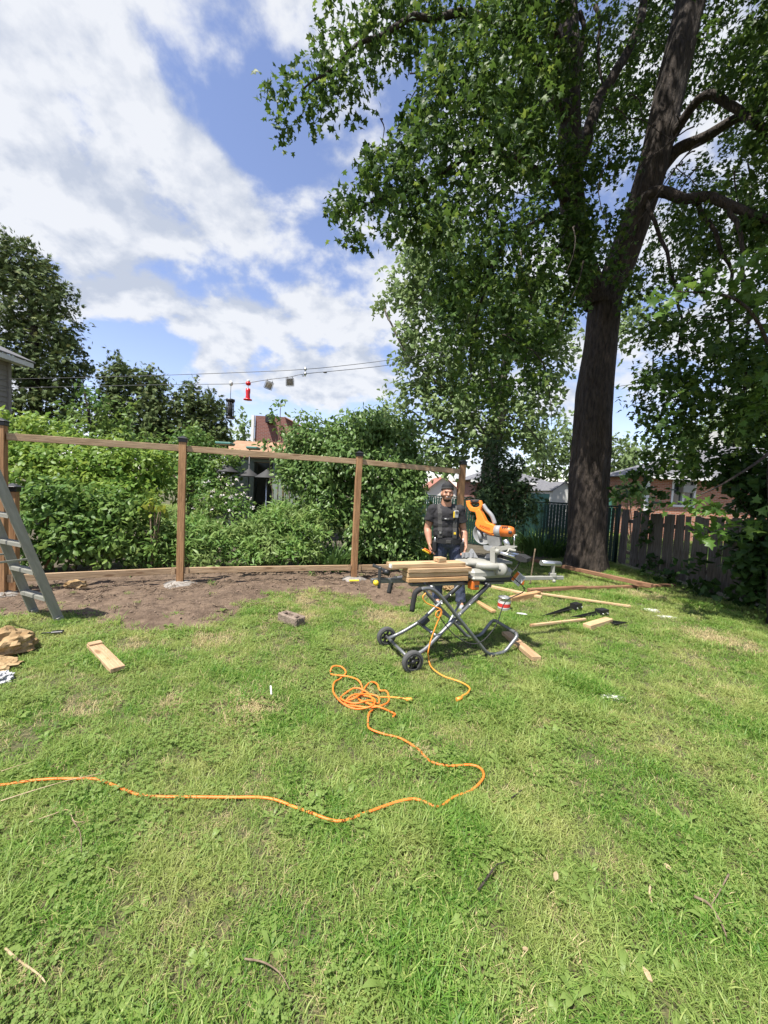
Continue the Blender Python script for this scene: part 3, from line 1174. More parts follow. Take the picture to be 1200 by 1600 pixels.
for i in range(46):         # thin hanging twigs
    px, py = random.choice(((730, 380), (800, 330), (850, 420), (1060, 260), (1110, 260), (1120, 420), (960, 150), (640, 250), (700, 150), (780, 540), (1080, 560), (870, 200)))
    p = P(px + random.gauss(0, 40), py + random.gauss(0, 45), TY - random.uniform(.3, 2.2))
    d = Vector((random.gauss(0, .5), random.gauss(0, .4), -random.uniform(.2, 1.2)))
    limb(mb, [p, p + d * .5 + Vector((random.gauss(0, .1), 0, .08)), p + d * random.uniform(.8, 1.5)], .016, .005, 5, 4, .1, i)
tag(mb.build('twigs', 'bark', maple), None, None, kind='stuff')

mbl = []
mpx = []


def mbb(px, py, dy, rx, ry, d=1.0, depth=None):
    mpx.append((px, py))
    mbl.append(blob(px, py, TY + dy, rx, ry, d, depth))


# upper left bough
for a in ((422, 140, -2.9, 16, 12), (455, 140, -2.8, 26, 20), (445, 200, -2.8, 16, 12), (490, 130, -2.8, 30, 30), (480, 175, -2.7, 28, 16), (520, 165, -2.7, 28, 30), (505, 85, -2.7, 28, 30), (545, 110, -2.6, 34, 36),
          (500, 45, -2.6, 20, 18), (575, 60, -2.5, 38, 36), (530, 15, -2.4, 28, 26), (600, 10, -2.3, 40, 34), (640, 45, -2.3, 32, 40), (560, 150, -2.6, 22, 26), (585, 105, -2.5, 22, 20), (615, 85, -2.4, 20, 22), (660, -10, -2.2, 40, 30)):
    mbb(*a, .95)
# middle left bough
for a in ((525, 325, -2.3, 18, 12), (560, 320, -2.2, 30, 24), (555, 365, -2.2, 18, 14), (575, 280, -2.2, 26, 24), (610, 310, -2.1, 36, 32), (610, 255, -2.1, 36, 30), (580, 245, -2.2, 18, 12), (650, 285, -2.0, 38, 40), (640, 220, -2.0, 34, 30), (655, 345, -2.0, 38, 30), (620, 355, -2.0, 26, 18), (660, 175, -1.9, 32, 28)):
    mbb(*a, 1.05)
# main mass left of the trunk
for a in ((700, 150, -1.9, 50, 45), (690, 230, -1.9, 50, 50), (700, 310, -1.8, 50, 50), (690, 80, -2, 42, 45), (740, 40, -1.8, 50, 50), (760, 120, -1.8, 52, 50), (760, 200, -1.7, 52, 55), (760, 290, -1.6, 50, 52),
          (710, 380, -1.7, 48, 48), (770, 375, -1.5, 50, 50), (720, 450, -1.5, 46, 46), (775, 460, -1.4, 50, 50), (700, 505, -1.5, 34, 42), (750, 540, -1.4, 46, 46), (800, 540, -1.2, 44, 46), (820, 60, -1.4, 50, 55), (830, 150, -1.2, 46, 52),
          (820, 240, -1.1, 46, 50), (835, 330, -1.0, 46, 50), (835, 420, -.9, 46, 52), (840, 510, -.8, 40, 50), (870, 110, -.9, 36, 50), (885, 370, -.9, 32, 45), (890, 450, -.9, 30, 36), (785, 610, -1.1, 34, 34), (735, 610, -1.2, 30, 26), (840, 585, -.8, 28, 34), (690, 440, -1.5, 26, 34),
          (880, 230, -.8, 30, 40), (915, 400, -1.0, 24, 36), (940, 250, -.9, 30, 40), (950, 350, -.9, 26, 26), (960, 180, -.6, 24, 32), (920, 330, -1, 26, 24), (800, -10, -1.4, 50, 40), (880, 0, -1, 40, 40)):
    mbb(*a, .8)
# right of the trunk
for a in ((985, 385, -.9, 24, 22, .6), (1005, 440, -1.0, 32, 36, .9), (1030, 510, -1.2, 34, 40, .9), (1040, 580, -1.3, 36, 40, .95), (1035, 650, -1.3, 40, 40, .95), (1010, 600, -1.2, 22, 24, .7), (1075, 440, -1.3, 34, 34, .8), (1090, 520, -1.5, 36, 44, .8),
          (1085, 610, -1.6, 40, 46, 1), (1090, 690, -1.7, 44, 46, .9), (1140, 560, -1.9, 44, 50, .9), (1150, 640, -2.1, 50, 50, 1), (1190, 560, -2.2, 44, 54, 1), (1200, 660, -2.4, 50, 60, 1), (1080, 380, -1.2, 26, 22, .55), (1060, 330, -1.1, 24, 18, .45), (1120, 310, -1.6, 30, 26, .55),
          (1180, 330, -2.0, 32, 34, .7), (1170, 270, -1.8, 28, 26, .6), (1190, 110, -1.8, 36, 44, .75), (1160, 50, -1.6, 30, 36, .6), (1200, 20, -1.8, 40, 40, .8), (1140, 120, -1.5, 18, 26, .45), (1200, 210, -1.9, 26, 40, .7), (990, 60, -.2, 26, 30, .3), (1110, 40, -1.0, 16, 20, .3), (940, 30, 0, 30, 30, .35), (965, 270, -.9, 20, 26, .7),
          (1220, 430, -2.5, 40, 60, .9), (1270, 300, -2.5, 60, 90, .9), (1280, 560, -2.8, 60, 90, 1), (1280, 120, -2.3, 70, 90, .9), (1300, 720, -2.9, 70, 80, 1)):
    mbb(*a)
near = [((P_ + (CAM - P_) * .17), tuple(q * .80 for q in r_), d_ * .36) for (P_, r_, d_), (px_, py_) in list(zip(mbl, mpx))[17:] if px_ < 860 or py_ > 500]
mbl += near
for a in ((905, 430, -1.2, 24, 34, 1), (935, 390, -1.2, 28, 30, 1), (975, 335, -1.2, 20, 26, .8), (892, 485, -1.1, 18, 26, .9), (905, 330, -1.2, 26, 30, 1), (960, 430, -1.1, 20, 20, .7), (900, 260, -1.1, 24, 36, .9), (1000, 250, -1.1, 18, 24, .6), (1040, 722, -1.6, 30, 16, .9), (1075, 745, -1.8, 20, 14, .8), (1030, 705, -1.4, 26, 20, .7), (1060, 720, -1.5, 26, 16, .7), (1100, 735, -1.7, 34, 18, .8), (1140, 720, -1.9, 30, 22, .8), (995, 640, -1.1, 18, 26, .7), (1150, 390, -1.6, 30, 26, .7), (1120, 480, -1.7, 34, 30, .8)):
    mbb(*a)
# top and far side of the crown; unseen near clumps added to cast shade
for x, y, z, r in ((2.5, 8.0, 14.5, 2.0), (5.0, 8.5, 16.5, 2.4), (7.5, 8.5, 15.5, 2.4), (6.5, 11, 13.5, 2.2), (9.5, 9.5, 12.5, 2.2), (3.5, 11, 12.5, 1.9), (9.5, 8, 8.5, 1.8), (8.3, 10.5, 9.2, 1.8), (8.0, 7.0, 13.0, 1.8), (2.9, 2.7, 9.4, 1.1), (3.3, 4.0, 9.8, 1.3), (3.0, 5.3, 10.2, 1.2), (4.4, 5.2, 10.5, 1.5), (4.0, 2.8, 9.0, 1.2), (5.4, 3.6, 10, 1.5), (2.6, 6.4, 11.2, 1.2), (3.2, 4.6, 11.5, 1.4), (3.6, 3.4, 10.6, 1.3), (4.0, 6.6, 12, 1.4)):
    mbl.append(((x, y, z), (r, r, r * .8), 1.3 if y < 7 else .8))
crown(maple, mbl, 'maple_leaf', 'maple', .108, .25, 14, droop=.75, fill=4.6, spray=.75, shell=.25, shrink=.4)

# sunlit low bough of a younger maple at the right edge
SB = Vector((5.6, 5.4, 0))
sap = thing('young_maple', 'young maple with sunlit pale green sprays hanging over the grey fence', 'tree', SB)
mb = MB()
limb(mb, [SB, P(1210, 780, 5.3), P(1215, 620, 5.2), P(1225, 480, 5.1), P(1230, 380, 5.0)], .07, .03, 8, 5, .05)
limb(mb, [P(1220, 560, 5.2), P(1150, 470, 5.1), P(1060, 455, 5.0)], .03, .008, 6, 5, .05, 3)
limb(mb, [P(1212, 700, 5.2), P(1160, 740, 5.2), P(1090, 775, 5.2)], .025, .008, 6, 5, .05, 5)
mb.build('trunk', 'bark', sap)
leafmat('sunlit_leaf', (.06, .125, .022), (.10, .18, .032), (.13, .21, .04), trans=.36, rough=.4)  # sunlight on the sprays put into a brighter maple leaf colour
sb = [blob(1040, 462, 5.0, 28, 12, .8), blob(1085, 445, 5.0, 36, 18, .9), blob(1140, 430, 5.0, 40, 24, 1), blob(1190, 405, 5.0, 36, 30, 1), blob(1170, 460, 5.1, 40, 24, .9), blob(1215, 480, 5.1, 40, 40, 1),
      blob(1080, 790, 5.2, 22, 14, .6), blob(1110, 800, 5.2, 26, 14, .6), blob(1150, 830, 5.3, 22, 14, .5), blob(1200, 810, 5.2, 26, 18, .7), blob(1100, 830, 5.3, 18, 12, .5), blob(1210, 620, 5.2, 34, 60, .9)]
crown(sap, sb, 'sunlit_leaf', 'maple', .13, .2, 8, droop=.4, spray=.8, shell=.2)

# dark undergrowth swallowing the right end of the fence
ug = thing('fence_thicket', 'dark leafy thicket swallowing the overgrown end of the grey fence', 'shrub', (6.6, 6.2, 0))
ub = [blob(1150, 730, 7.2, 40, 36, .8), blob(1195, 780, 6.6, 40, 50, 1), blob(1160, 850, 6.7, 22, 36, .5), blob(1190, 860, 6.2, 40, 50, 1), blob(1195, 930, 6.0, 36, 30, 1), blob(1240, 880, 5.8, 60, 70, 1), blob(1080, 885, 7.2, 16, 14, .35), blob(1165, 925, 6.3, 26, 16, .7), blob(1050, 900, 7.8, 22, 14, .6), blob(1100, 915, 7.0, 26, 14, .7), blob(1240, 760, 6.2, 60, 60, 1)]
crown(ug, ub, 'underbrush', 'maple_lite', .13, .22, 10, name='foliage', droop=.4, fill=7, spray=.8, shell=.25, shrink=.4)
mb = MB()
for i in range(9):
    p = Vector((6.5 + random.gauss(0, .2), 5.4 + random.random() * 1.8, 0))
    limb(mb, [p, p + Vector((random.gauss(0, .1), random.gauss(0, .1), .9)), p + Vector((random.gauss(0, .3), random.gauss(0, .3), 1.9))], .018, .006, 5, 4, .05, i)
mb.build('stems', 'bark', ug)
# ground cover at the foot of the wooden fence
gc = [blob(1185, 990, 5.3, 26, 14, .8), blob(1150, 965, 5.7, 26, 10, .7), blob(1200, 960, 5.5, 26, 16, 1), blob(1080, 925, 6.8, 30, 8, .6), blob(1010, 893, 8.4, 26, 8, .6), blob(1120, 945, 6.2, 26, 8, .6), blob(955, 890, 9, 20, 6, .5)]
me = leaves_mesh('ground_cover', *clump_leaves(gc, .14, 8, .075, .2, spray=.8, shell=.1), 'oval', 'shrub_leaf')
tag(link(bpy.data.objects.new('ground_cover', me)), 'low leafy ground cover along the foot of the grey fence', 'ground cover', kind='stuff')
vn = thing('fence_vine', 'leafy vine climbing the first grey boards of the wooden fence', 'vine', (6.2, 9.1, 0))
vb = [blob(1015, 830, 8.9, 14, 30, .5), blob(1020, 875, 8.7, 18, 16, .6), blob(1010, 740, 8.4, 30, 20, .6), blob(985, 760, 8.4, 26, 16, .6), blob(1015, 800, 8.7, 12, 20, .5), blob(1040, 770, 8.2, 22, 14, .6), blob(965, 770, 8.6, 16, 10, .4)]
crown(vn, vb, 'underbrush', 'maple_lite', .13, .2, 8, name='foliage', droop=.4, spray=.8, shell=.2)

# ================================================================== OTHER TREES
def tree(name, label, cat, foot, tr, blobs, leafm, kind, size, cr, per, barkm='bark', group=None, r0=.2, **kw):
    root = thing(name, label, cat, foot, group)
    mb = MB()
    for i, (pts, a, b) in enumerate(tr):
        limb(mb, pts, a, b, 9, 5, .08, i * 3)
    mb.build('trunk', barkm, root)
    crown(root, blobs, leafm, kind, size, cr, per, **kw)
    return root


def gz(p):
    return Vector((p.x, p.y, 0))


# silvery tree behind the maple
Y = 17
f = gz(P(770, 800, Y))
tree('background_maple', 'tall silvery green tree with a pale pruned trunk behind the saw', 'tree', f,
     [([f, P(765, 740, Y), P(778, 650, Y), P(785, 600, Y)], .38, .28), ([P(778, 650, Y), P(740, 520, Y), P(700, 400, Y)], .2, .05), ([P(785, 600, Y), P(800, 480, Y), P(820, 380, Y)], .2, .06),
      ([P(770, 690, Y), P(710, 620, Y), P(640, 560, Y), P(600, 480, Y)], .13, .03), ([P(770, 700, Y), P(700, 680, Y), P(640, 640, Y)], .1, .03)],
     [blob(650, 400, Y, 34, 40, .8), blob(620, 450, Y, 34, 26, .7), blob(660, 470, Y, 44, 44, .8), blob(645, 540, Y, 34, 40, .75), blob(690, 560, Y, 46, 50, .8), blob(650, 610, Y, 40, 34, .8), blob(700, 640, Y, 48, 40, .85), blob(640, 665, Y, 30, 30, .8),
      blob(740, 680, Y, 44, 40, .9), blob(690, 710, Y, 44, 34, .9), blob(800, 660, Y, 40, 44, .8), blob(840, 620, Y, 30, 50, .7), blob(830, 690, Y, 36, 30, .7), blob(740, 600, Y, 50, 50, .8), blob(700, 430, Y, 50, 60, .7), blob(760, 480, Y, 60, 70, .7), blob(840, 500, Y, 50, 70, .7),
      blob(595, 475, Y, 14, 10, .6), blob(870, 560, Y, 26, 60, .6), blob(980, 500, Y, 30, 50, .6), blob(660, 340, Y, 22, 30, .6), blob(775, 740, Y, 20, 14, .5)],
     'back_leaf', 'maple_lite', .2, .45, 10, 'bark_pale', fill=7.5, droop=.3, spray=.9, shell=.35, shrink=.4)

# dark cedar beside the saw handle
Y = 8.6
f = gz(P(785, 850, Y))
tree('cedar_shrub', 'dark broad cedar shrub between the last fence post and green fence', 'shrub', f, [([f, P(780, 760, Y), P(778, 700, Y)], .06, .02)],
     [blob(785, 800, Y, 44, 34, 1.2), blob(785, 755, Y, 42, 36, 1.2), blob(775, 715, Y, 26, 30, 1.1), blob(755, 780, Y, 24, 40, 1.1), blob(820, 780, Y, 24, 40, 1.1), blob(768, 690, Y, 14, 20, .9), blob(800, 730, Y, 20, 30, 1)],
     'cedar_dark', 'frond', .105, .15, 13, fill=3.5, droop=.25, spray=.9, shell=.45)

# tall cedar, left
Y = 15
f = gz(P(60, 720, Y))
bl = []
for py, c, hw in ((395, 20, 22), (410, 55, 20), (430, 5, 40), (440, 60, 36), (470, 90, 26), (480, 40, 50), (500, 0, 50), (520, 100, 34), (535, 60, 50), (550, 20, 50), (570, 115, 28), (585, 80, 50), (600, 30, 50), (630, 100, 44), (640, 50, 50), (670, 80, 60), (680, 20, 60), (420, -40, 50), (500, -60, 60), (590, -50, 60)):
    bl.append(blob(c, py, Y, hw, 34, 1.15, .9))
tree('tall_cedar', 'tall dense dark cedar rising behind the sided house corner', 'tree', f, [([f, P(55, 600, Y), P(45, 420, Y)], .3, .08)], bl, 'cedar_leaf', 'frond', .20, .28, 12, droop=.15, fill=4, spray=.9, shell=.45)
# row of lower cedars
Y = 15.5
for (cx_, top, wd), lab in (((185, 552, 34), 'lower cedar with a ragged top beside the tall dark cedar'), ((238, 570, 34), 'middle cedar of the hedge row under the cables'), ((300, 595, 44), 'rounded last cedar of the hedge row near the black feeder')):
    f = gz(P(cx_, 720, Y))
    bl = [blob(cx_, top + 8, Y, wd * .4, 16, 1), blob(cx_ - 8, top + 35, Y, wd * .75, 26, 1.1, .7), blob(cx_ + 8, top + 45, Y, wd * .8, 30, 1.1, .8), blob(cx_ + 12, top + 80, Y, wd, 32, 1.1, 1), blob(cx_ - 10, top + 90, Y, wd, 34, 1.1, 1), blob(cx_, top + 125, Y, wd * 1.15, 36, 1.1, 1)]
    if cx_ == 300:
        bl += [blob(335, 640, Y, 24, 26, 1.1, .8), blob(350, 672, Y, 20, 24, 1.1, .8), blob(325, 680, Y, 34, 30, 1.1, .9)]
    tree('hedge_cedar', lab, 'tree', f, [([f, P(cx_, 640, Y), P(cx_, top + 20, Y)], .14, .04)], bl, 'cedar_leaf', 'frond', .20, .26, 12, fill=4, group='cedar hedge row', droop=.15, spray=.9, shell=.45)
# leafy tree in front of the cedars
Y = 11.5
f = gz(P(140, 740, Y))
tree('pale_leaf_tree', 'small broad leaved tree with pale leaves in front of the cedars', 'tree', f, [([f, P(140, 680, Y), P(135, 610, Y)], .08, .02)],
     [blob(130, 605, Y, 22, 16, .7), blob(155, 625, Y, 22, 22, .7), blob(110, 640, Y, 24, 20, .7), blob(150, 660, Y, 40, 26, .8), blob(190, 640, Y, 20, 26, .6), blob(190, 680, Y, 36, 24, .8), blob(230, 690, Y, 30, 20, .7)],
     'shrub_leaf', 'oval', .17, .24, 8, droop=.2, spray=.9, shell=.3)
# far trees
for (pxs, Y, lm), lab in ((([(382, 660, 14, 30), (372, 690, 20, 26), (395, 690, 14, 20)], 34, 'back_leaf'), 'slim far poplar between the cedars and the brick house'),
                          (([(602, 640, 22, 34), (590, 665, 16, 22), (615, 670, 22, 30)], 30, 'back_leaf'), 'far bluish green tree behind the glossy willow leaved shrub'),
                          (([(990, 700, 34, 30), (965, 720, 26, 40), (1000, 740, 40, 34), (960, 690, 14, 22), (1025, 760, 24, 20)], 26, 'far_leaf'), 'bright far tree between the maple trunk and brick bungalow'),
                          (([(850, 700, 34, 36), (830, 730, 30, 30), (880, 690, 24, 50), (870, 735, 30, 26)], 34, 'far_leaf'), 'bright far tree behind the street lamp'),
                          (([(1120, 690, 60, 50), (1180, 650, 60, 70), (1080, 700, 40, 40)], 40, 'far_leaf'), 'far tree hidden behind the brick house roof'),
                          (([(660, 715, 16, 24), (640, 700, 20, 26)], 20, 'yellow_leaf'), 'yellow green bush top behind the fence bay nearest the man')):
    f = gz(P(pxs[0][0], 760, Y))
    tree('far_tree', lab, 'tree', f, [([f, P(pxs[0][0], pxs[0][1], Y)], .2, .06)], [blob(a, b, Y, c, d, .9) for a, b, c, d in pxs], lm, 'quad', .34 * Y / 26, .5 * Y / 26, 9, group='far trees', spray=.9, shell=.3)


# ================================================================== GARDEN BEHIND THE FENCE
def shrub(name, label, cat, blobs, leafm, kind, size, cr, per, group=None, nst=7, **kw):
    c = sum((b[0] for b in blobs), Vector()) / len(blobs)
    root = thing(name, label, cat, gz(c), group)
    crown(root, blobs, leafm, kind, size, cr, per, name='foliage', **kw)
    mb = MB()
    for i in range(nst):
        b = blobs[i % len(blobs)]
        p0 = gz(c) + Vector((random.gauss(0, .12), random.gauss(0, .12), 0))
        limb(mb, [p0, (p0 + b[0]) / 2 + Vector((0, 0, .1)), b[0]], .02, .008, 5, 4, .06, i)
    mb.build('stems', 'twig', root)
    return root


# glossy willow leaved bush
shrub('willow_shrub', 'big rounded glossy shrub with drooping narrow leaves behind the fence', 'shrub',
      [blob(570, 668, 8.6, 54, 30, 1.1), blob(500, 685, 8.8, 46, 34, 1.1), blob(615, 690, 8.6, 40, 40, 1.1), blob(460, 705, 9, 34, 34, 1), blob(540, 720, 8.3, 56, 46, 1.1), blob(600, 750, 8.2, 56, 50, 1.1), blob(480, 745, 8.7, 40, 36, 1), blob(520, 780, 8.3, 48, 44, 1),
       blob(630, 790, 8.1, 36, 60, 1), blob(575, 820, 8.0, 46, 50, 1), blob(640, 735, 8.4, 30, 44, 1), blob(620, 850, 7.9, 40, 30, .9)],
      'willow_leaf', 'oval', .115, .21, 22, droop=.8, fill=6, spray=.9, shell=.5, shrink=.4)
# sapling in front of the brick gable
shrub('sapling', 'thin leafy sapling standing in front of the red brick house', 'shrub',
      [blob(438, 632, 9.6, 12, 10, .6), blob(430, 655, 9.6, 16, 14, .7), blob(445, 670, 9.6, 22, 14, .8), blob(418, 690, 9.6, 18, 16, .8), blob(445, 700, 9.6, 26, 16, .8), blob(470, 650, 9.8, 8, 6, .3)], 'shrub_leaf', 'oval', .13, .2, 8, droop=.1, spray=.9, shell=.2)
# vine mound
shrub('vine_mound', 'bright vine mound covering an old fence behind the ladder', 'vine',
      [blob(20, 655, 8.2, 50, 14, 1.0, .8), blob(80, 668, 8.2, 34, 14, 1.0, .7), blob(115, 690, 8.0, 34, 18, 1.0), blob(20, 700, 7.6, 50, 30, 1.1), blob(90, 715, 7.6, 50, 30, 1.1), blob(160, 720, 7.6, 44, 34, 1.1), blob(210, 730, 7.6, 44, 40, 1.1), blob(245, 725, 7.8, 24, 36, 1), blob(50, 745, 7.3, 50, 34, 1), blob(130, 755, 7.3, 50, 34, 1), blob(-50, 700, 7.6, 60, 50, 1), blob(200, 770, 7.2, 50, 30, 1)],
      'vine_leaf', 'oval', .115, .18, 13, droop=.35, fill=6, spray=.9, shell=.5, shrink=.5)
# dark glossy peony like bush
shrub('broadleaf_shrub', 'dense deep green shrub directly behind the fence bay next to the ladder', 'shrub',
      [blob(110, 780, 6.4, 50, 36, 1.1), blob(70, 810, 6.2, 36, 50, 1), blob(150, 800, 6.4, 44, 40, 1.1), blob(115, 840, 6.2, 50, 40, 1.1), blob(180, 845, 6.3, 44, 36, 1.1), blob(225, 850, 6.4, 36, 30, 1.1), blob(50, 860, 6.1, 30, 30, .9), blob(210, 800, 6.6, 40, 30, 1)],
      'shrub_leaf', 'oval', .11, .17, 14, droop=.5, fill=6, spray=.9, shell=.5, shrink=.5)
shrub('yellow_shrub', 'patch of yellowing leaves between the green shrubs', 'shrub', [blob(235, 785, 6.4, 16, 10, .9), blob(250, 795, 6.4, 10, 8, .8)], 'yellow_leaf', 'oval', .12, .12, 7, nst=4, spray=.8, shell=.2)
# rounded mid bushes
shrub('round_bush', 'rounded bright green bush below the cedar row', 'shrub', [blob(300, 690, 10.2, 34, 26, 1.1), blob(320, 720, 10, 44, 30, 1.1), blob(275, 730, 10, 40, 34, 1), blob(340, 745, 9.6, 30, 26, 1), blob(300, 760, 9.5, 46, 26, 1), blob(365, 720, 10.4, 20, 18, .9)], 'shrub_leaf', 'oval', .11, .19, 13, droop=.2, fill=6, spray=.9, shell=.5, shrink=.5)
rose = shrub('rose_bush', 'loose rose bush dotted with small white flowers', 'shrub', [blob(350, 770, 8.2, 34, 24, 1), blob(330, 790, 8.0, 36, 24, 1), blob(375, 790, 8.1, 28, 24, 1), blob(310, 800, 8, 26, 24, .9)], 'shrub_leaf', 'oval', .09, .15, 9, droop=.1, spray=.8, shell=.4)
b4 = [blob(350, 765, 8.0, 30, 20, 1), blob(335, 785, 7.8, 34, 20, 1), blob(375, 785, 7.9, 22, 18, 1)]
pts = np.concatenate([np.array(b[0]) + unit(rng.normal(size=(16, 3))) * np.array(b[1]) for b in b4])
me = leaves_mesh('flowers', np.repeat(pts, 5, 0), rng.normal(size=(len(pts) * 5, 3)), rng.normal(size=(len(pts) * 5, 3)), np.full(len(pts) * 5, .045), 'oval', 'petal')
tag(link(bpy.data.objects.new('flowers', me), rose), None, None, kind='stuff')
shrub('yard_bush', 'green bush growing against the side of the brick bungalow', 'shrub', [blob(985, 770, 15, 22, 24, 1), blob(965, 780, 15, 16, 20, .9), blob(1003, 772, 15, 14, 22, .9), blob(975, 748, 15, 14, 14, .8), blob(1030, 790, 14, 20, 10, .8)], 'garden_leaf', 'oval', .2, .3, 11, fill=5, droop=.2, spray=.9, shell=.4)
# light herbaceous plants
for bl, lab in (([blob(300, 830, 7.0, 40, 26, 1.1), blob(340, 845, 6.9, 36, 24, 1.1), blob(285, 860, 6.7, 30, 22, 1.1), blob(330, 870, 6.7, 34, 14, 1)], 'light green leafy perennials below the rose bush'),
                ([blob(400, 830, 7.4, 40, 28, 1.1), blob(440, 815, 7.6, 40, 24, 1.1), blob(420, 855, 7.1, 44, 24, 1.1), blob(385, 870, 6.9, 34, 14, 1)], 'fresh green perennials in front of the open shed door'),
                ([blob(480, 830, 7.5, 36, 26, 1.1), blob(470, 860, 7.2, 40, 20, 1), blob(500, 810, 7.8, 30, 22, 1), blob(455, 795, 8.2, 34, 16, .9)], 'feathery green perennials between shed door and glossy drooping shrub'),
                ([blob(255, 820, 6.9, 26, 30, 1), blob(250, 860, 6.6, 26, 24, 1), blob(225, 880, 6.3, 24, 10, .9)], 'fresh green perennials between the yellowing patch and the fence post'),
                ([blob(640, 880, 7.6, 30, 12, .8), blob(665, 860, 7.8, 24, 20, .8), blob(690, 865, 7.9, 20, 18, .8)], 'green perennials behind the man and lumber stack')):
    shrub('perennial_clump', lab, 'plant', bl, 'garden_leaf', 'lance', .15, .15, 13, fill=6.5, shrink=.4, group='perennials behind the fence', droop=.05, spray=.9, shell=.3, nst=5)


def lily(name, label, c, r, n, l):
    root = thing(name, label, 'plant', (c.x, c.y, 0), 'strap leaved clumps')
    a = rng.uniform(0, 6.28, n)
    rr = r * np.sqrt(rng.random(n))
    pos = np.stack([c.x + rr * np.cos(a), c.y + rr * np.sin(a), np.zeros(n)], 1)
    d = np.stack([np.cos(a) * .55 + rng.normal(0, .3, n), np.sin(a) * .55 + rng.normal(0, .3, n), np.full(n, 1.0)], 1)
    up = np.stack([-np.cos(a), -np.sin(a), np.full(n, .5)], 1)
    me = leaves_mesh('foliage', pos, d, up, l * (.6 + .5 * rng.random(n)), 'blade', 'lily_leaf')
    link(bpy.data.objects.new('foliage', me), root)


lily('daylily_clump', 'arching strap leaved clump beside the post near the saw stand', G(520, 893), .35, 130, .65)
lily('daylily_clump', 'strap leaved clump under the glossy drooping shrub', G(590, 880), .45, 160, .7)
lily('daylily_clump', 'strap leaved clump at the foot of the green fence', G(845, 866), .7, 240, .75)
lily('daylily_clump', 'strap leaved clump behind the man by the last post', G(655, 872), .5, 160, .75)
lily('daylily_clump', 'strap leaved clump beside the dark cedar shrub', G(790, 858), .6, 160, .7)

# ================================================================== FENCES ON THE RIGHT
# green privacy-slat chain link fence
CA, CB = Vector((6.15, 10.1, 0)), Vector((.2, 14.2, 0))
cd = (CB - CA).normalized()
cl = (CB - CA).length
cn = Vector((-cd.y, cd.x, 0))
chain = thing('chain_link_fence', 'dark green chain link fence with privacy slats behind the maple trunk', 'fence', CA)
CHH = 1.5
for i in range(4):
    p = CA + cd * (cl * i / 3)
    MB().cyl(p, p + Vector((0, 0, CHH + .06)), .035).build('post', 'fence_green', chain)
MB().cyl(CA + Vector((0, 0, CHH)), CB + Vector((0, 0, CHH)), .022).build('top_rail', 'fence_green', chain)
mb = MB()
n = int(cl / .085)
for i in range(n):
    p = CA + cd * (.05 + i * .085)
    q = [p - cd * .035, p + cd * .035]
    mb.add([(*q[0].xy, .04), (*q[1].xy, .04), (*q[1].xy, CHH - .04), (*q[0].xy, CHH - .04)], [[0, 1, 2, 3]])
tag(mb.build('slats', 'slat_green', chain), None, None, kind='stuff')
mb = MB()
for s in (1, -1):
    k = -CHH
    while k < cl:
        a0, a1 = max(k, 0), min(k + CHH, cl)
        z0, z1 = (a0 - k), (a1 - k)
        if s < 0:
            z0, z1 = CHH - z0, CHH - z1
        off_ = cn * (-.03 - .006 * (s > 0))
        mb.tube([CA + cd * a0 + off_ + Vector((0, 0, z0)), CA + cd * a1 + off_ + Vector((0, 0, z1))], .005, 4, caps=False)
        k += .11
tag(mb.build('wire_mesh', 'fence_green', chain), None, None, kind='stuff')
# green boards of a neighbour's enclosure seen above it
gp = thing('green_enclosure', 'green painted board enclosure behind the chain link fence', 'fence', P(830, 790, 20))
for i, (x0, x1, y0, y1) in enumerate(((822, 857, 770, 790), (945, 985, 778, 796))):
    a, b = P(x0, y1, 20), P(x1, y1, 20)
    h = P(x0, y0, 20).z
    MB().box(((a.x + b.x) / 2, 20, h / 2), (b.x - a.x, .06, h)).build('panel', 'teal', gp)

# grey wooden picket fence
WA, WB = Vector((6.2, 10.05, 0)), Vector((6.35, 4.6, 0))
wd = (WB - WA).normalized()
wl_ = (WB - WA).length
wf = thing('board_fence', 'weathered grey board fence in shade under the maple', 'fence', WA)
s = 0.0
i = 0
while s < wl_:
    w = random.uniform(.125, .15)
    if i not in (2,):
        h = 1.42 + random.uniform(-.03, .03)
        o_ = Vector((-1, 0, 0)) * random.choice((0, .006, .012))
        p = WA + wd * (s + w / 2) + o_
        plank('board', p + Vector((0, 0, .06)), p + Vector((random.gauss(0, .01), random.gauss(0, .02), h)), w, .02, 'grey_wood', wf, up=Vector((-1, 0, 0)))
    s += w + random.uniform(.003, .018)
    i += 1
for z in (.35, 1.15):
    plank('rail', WA + Vector((.05, 0, z)), WB + Vector((.05, 0, z)), .04, .085, 'grey_wood', wf)
for k in range(3):
    p = WA + wd * (wl_ * k / 2) + Vector((.11, 0, 0))
    plank('post', p, p + Vector((0, 0, 1.4)), .09, .09, 'grey_wood', wf, up=Vector((-1, 0, 0)))


# ================================================================== BUILDINGS
def slab(mb, pts):
    """quad or polygon plate, 4 cm thick"""
    pts = [Vector(p) for p in pts]
    n = (pts[1] - pts[0]).cross(pts[2] - pts[0]).normalized()
    mb.prism([p - n * .02 for p in pts], n, .04)


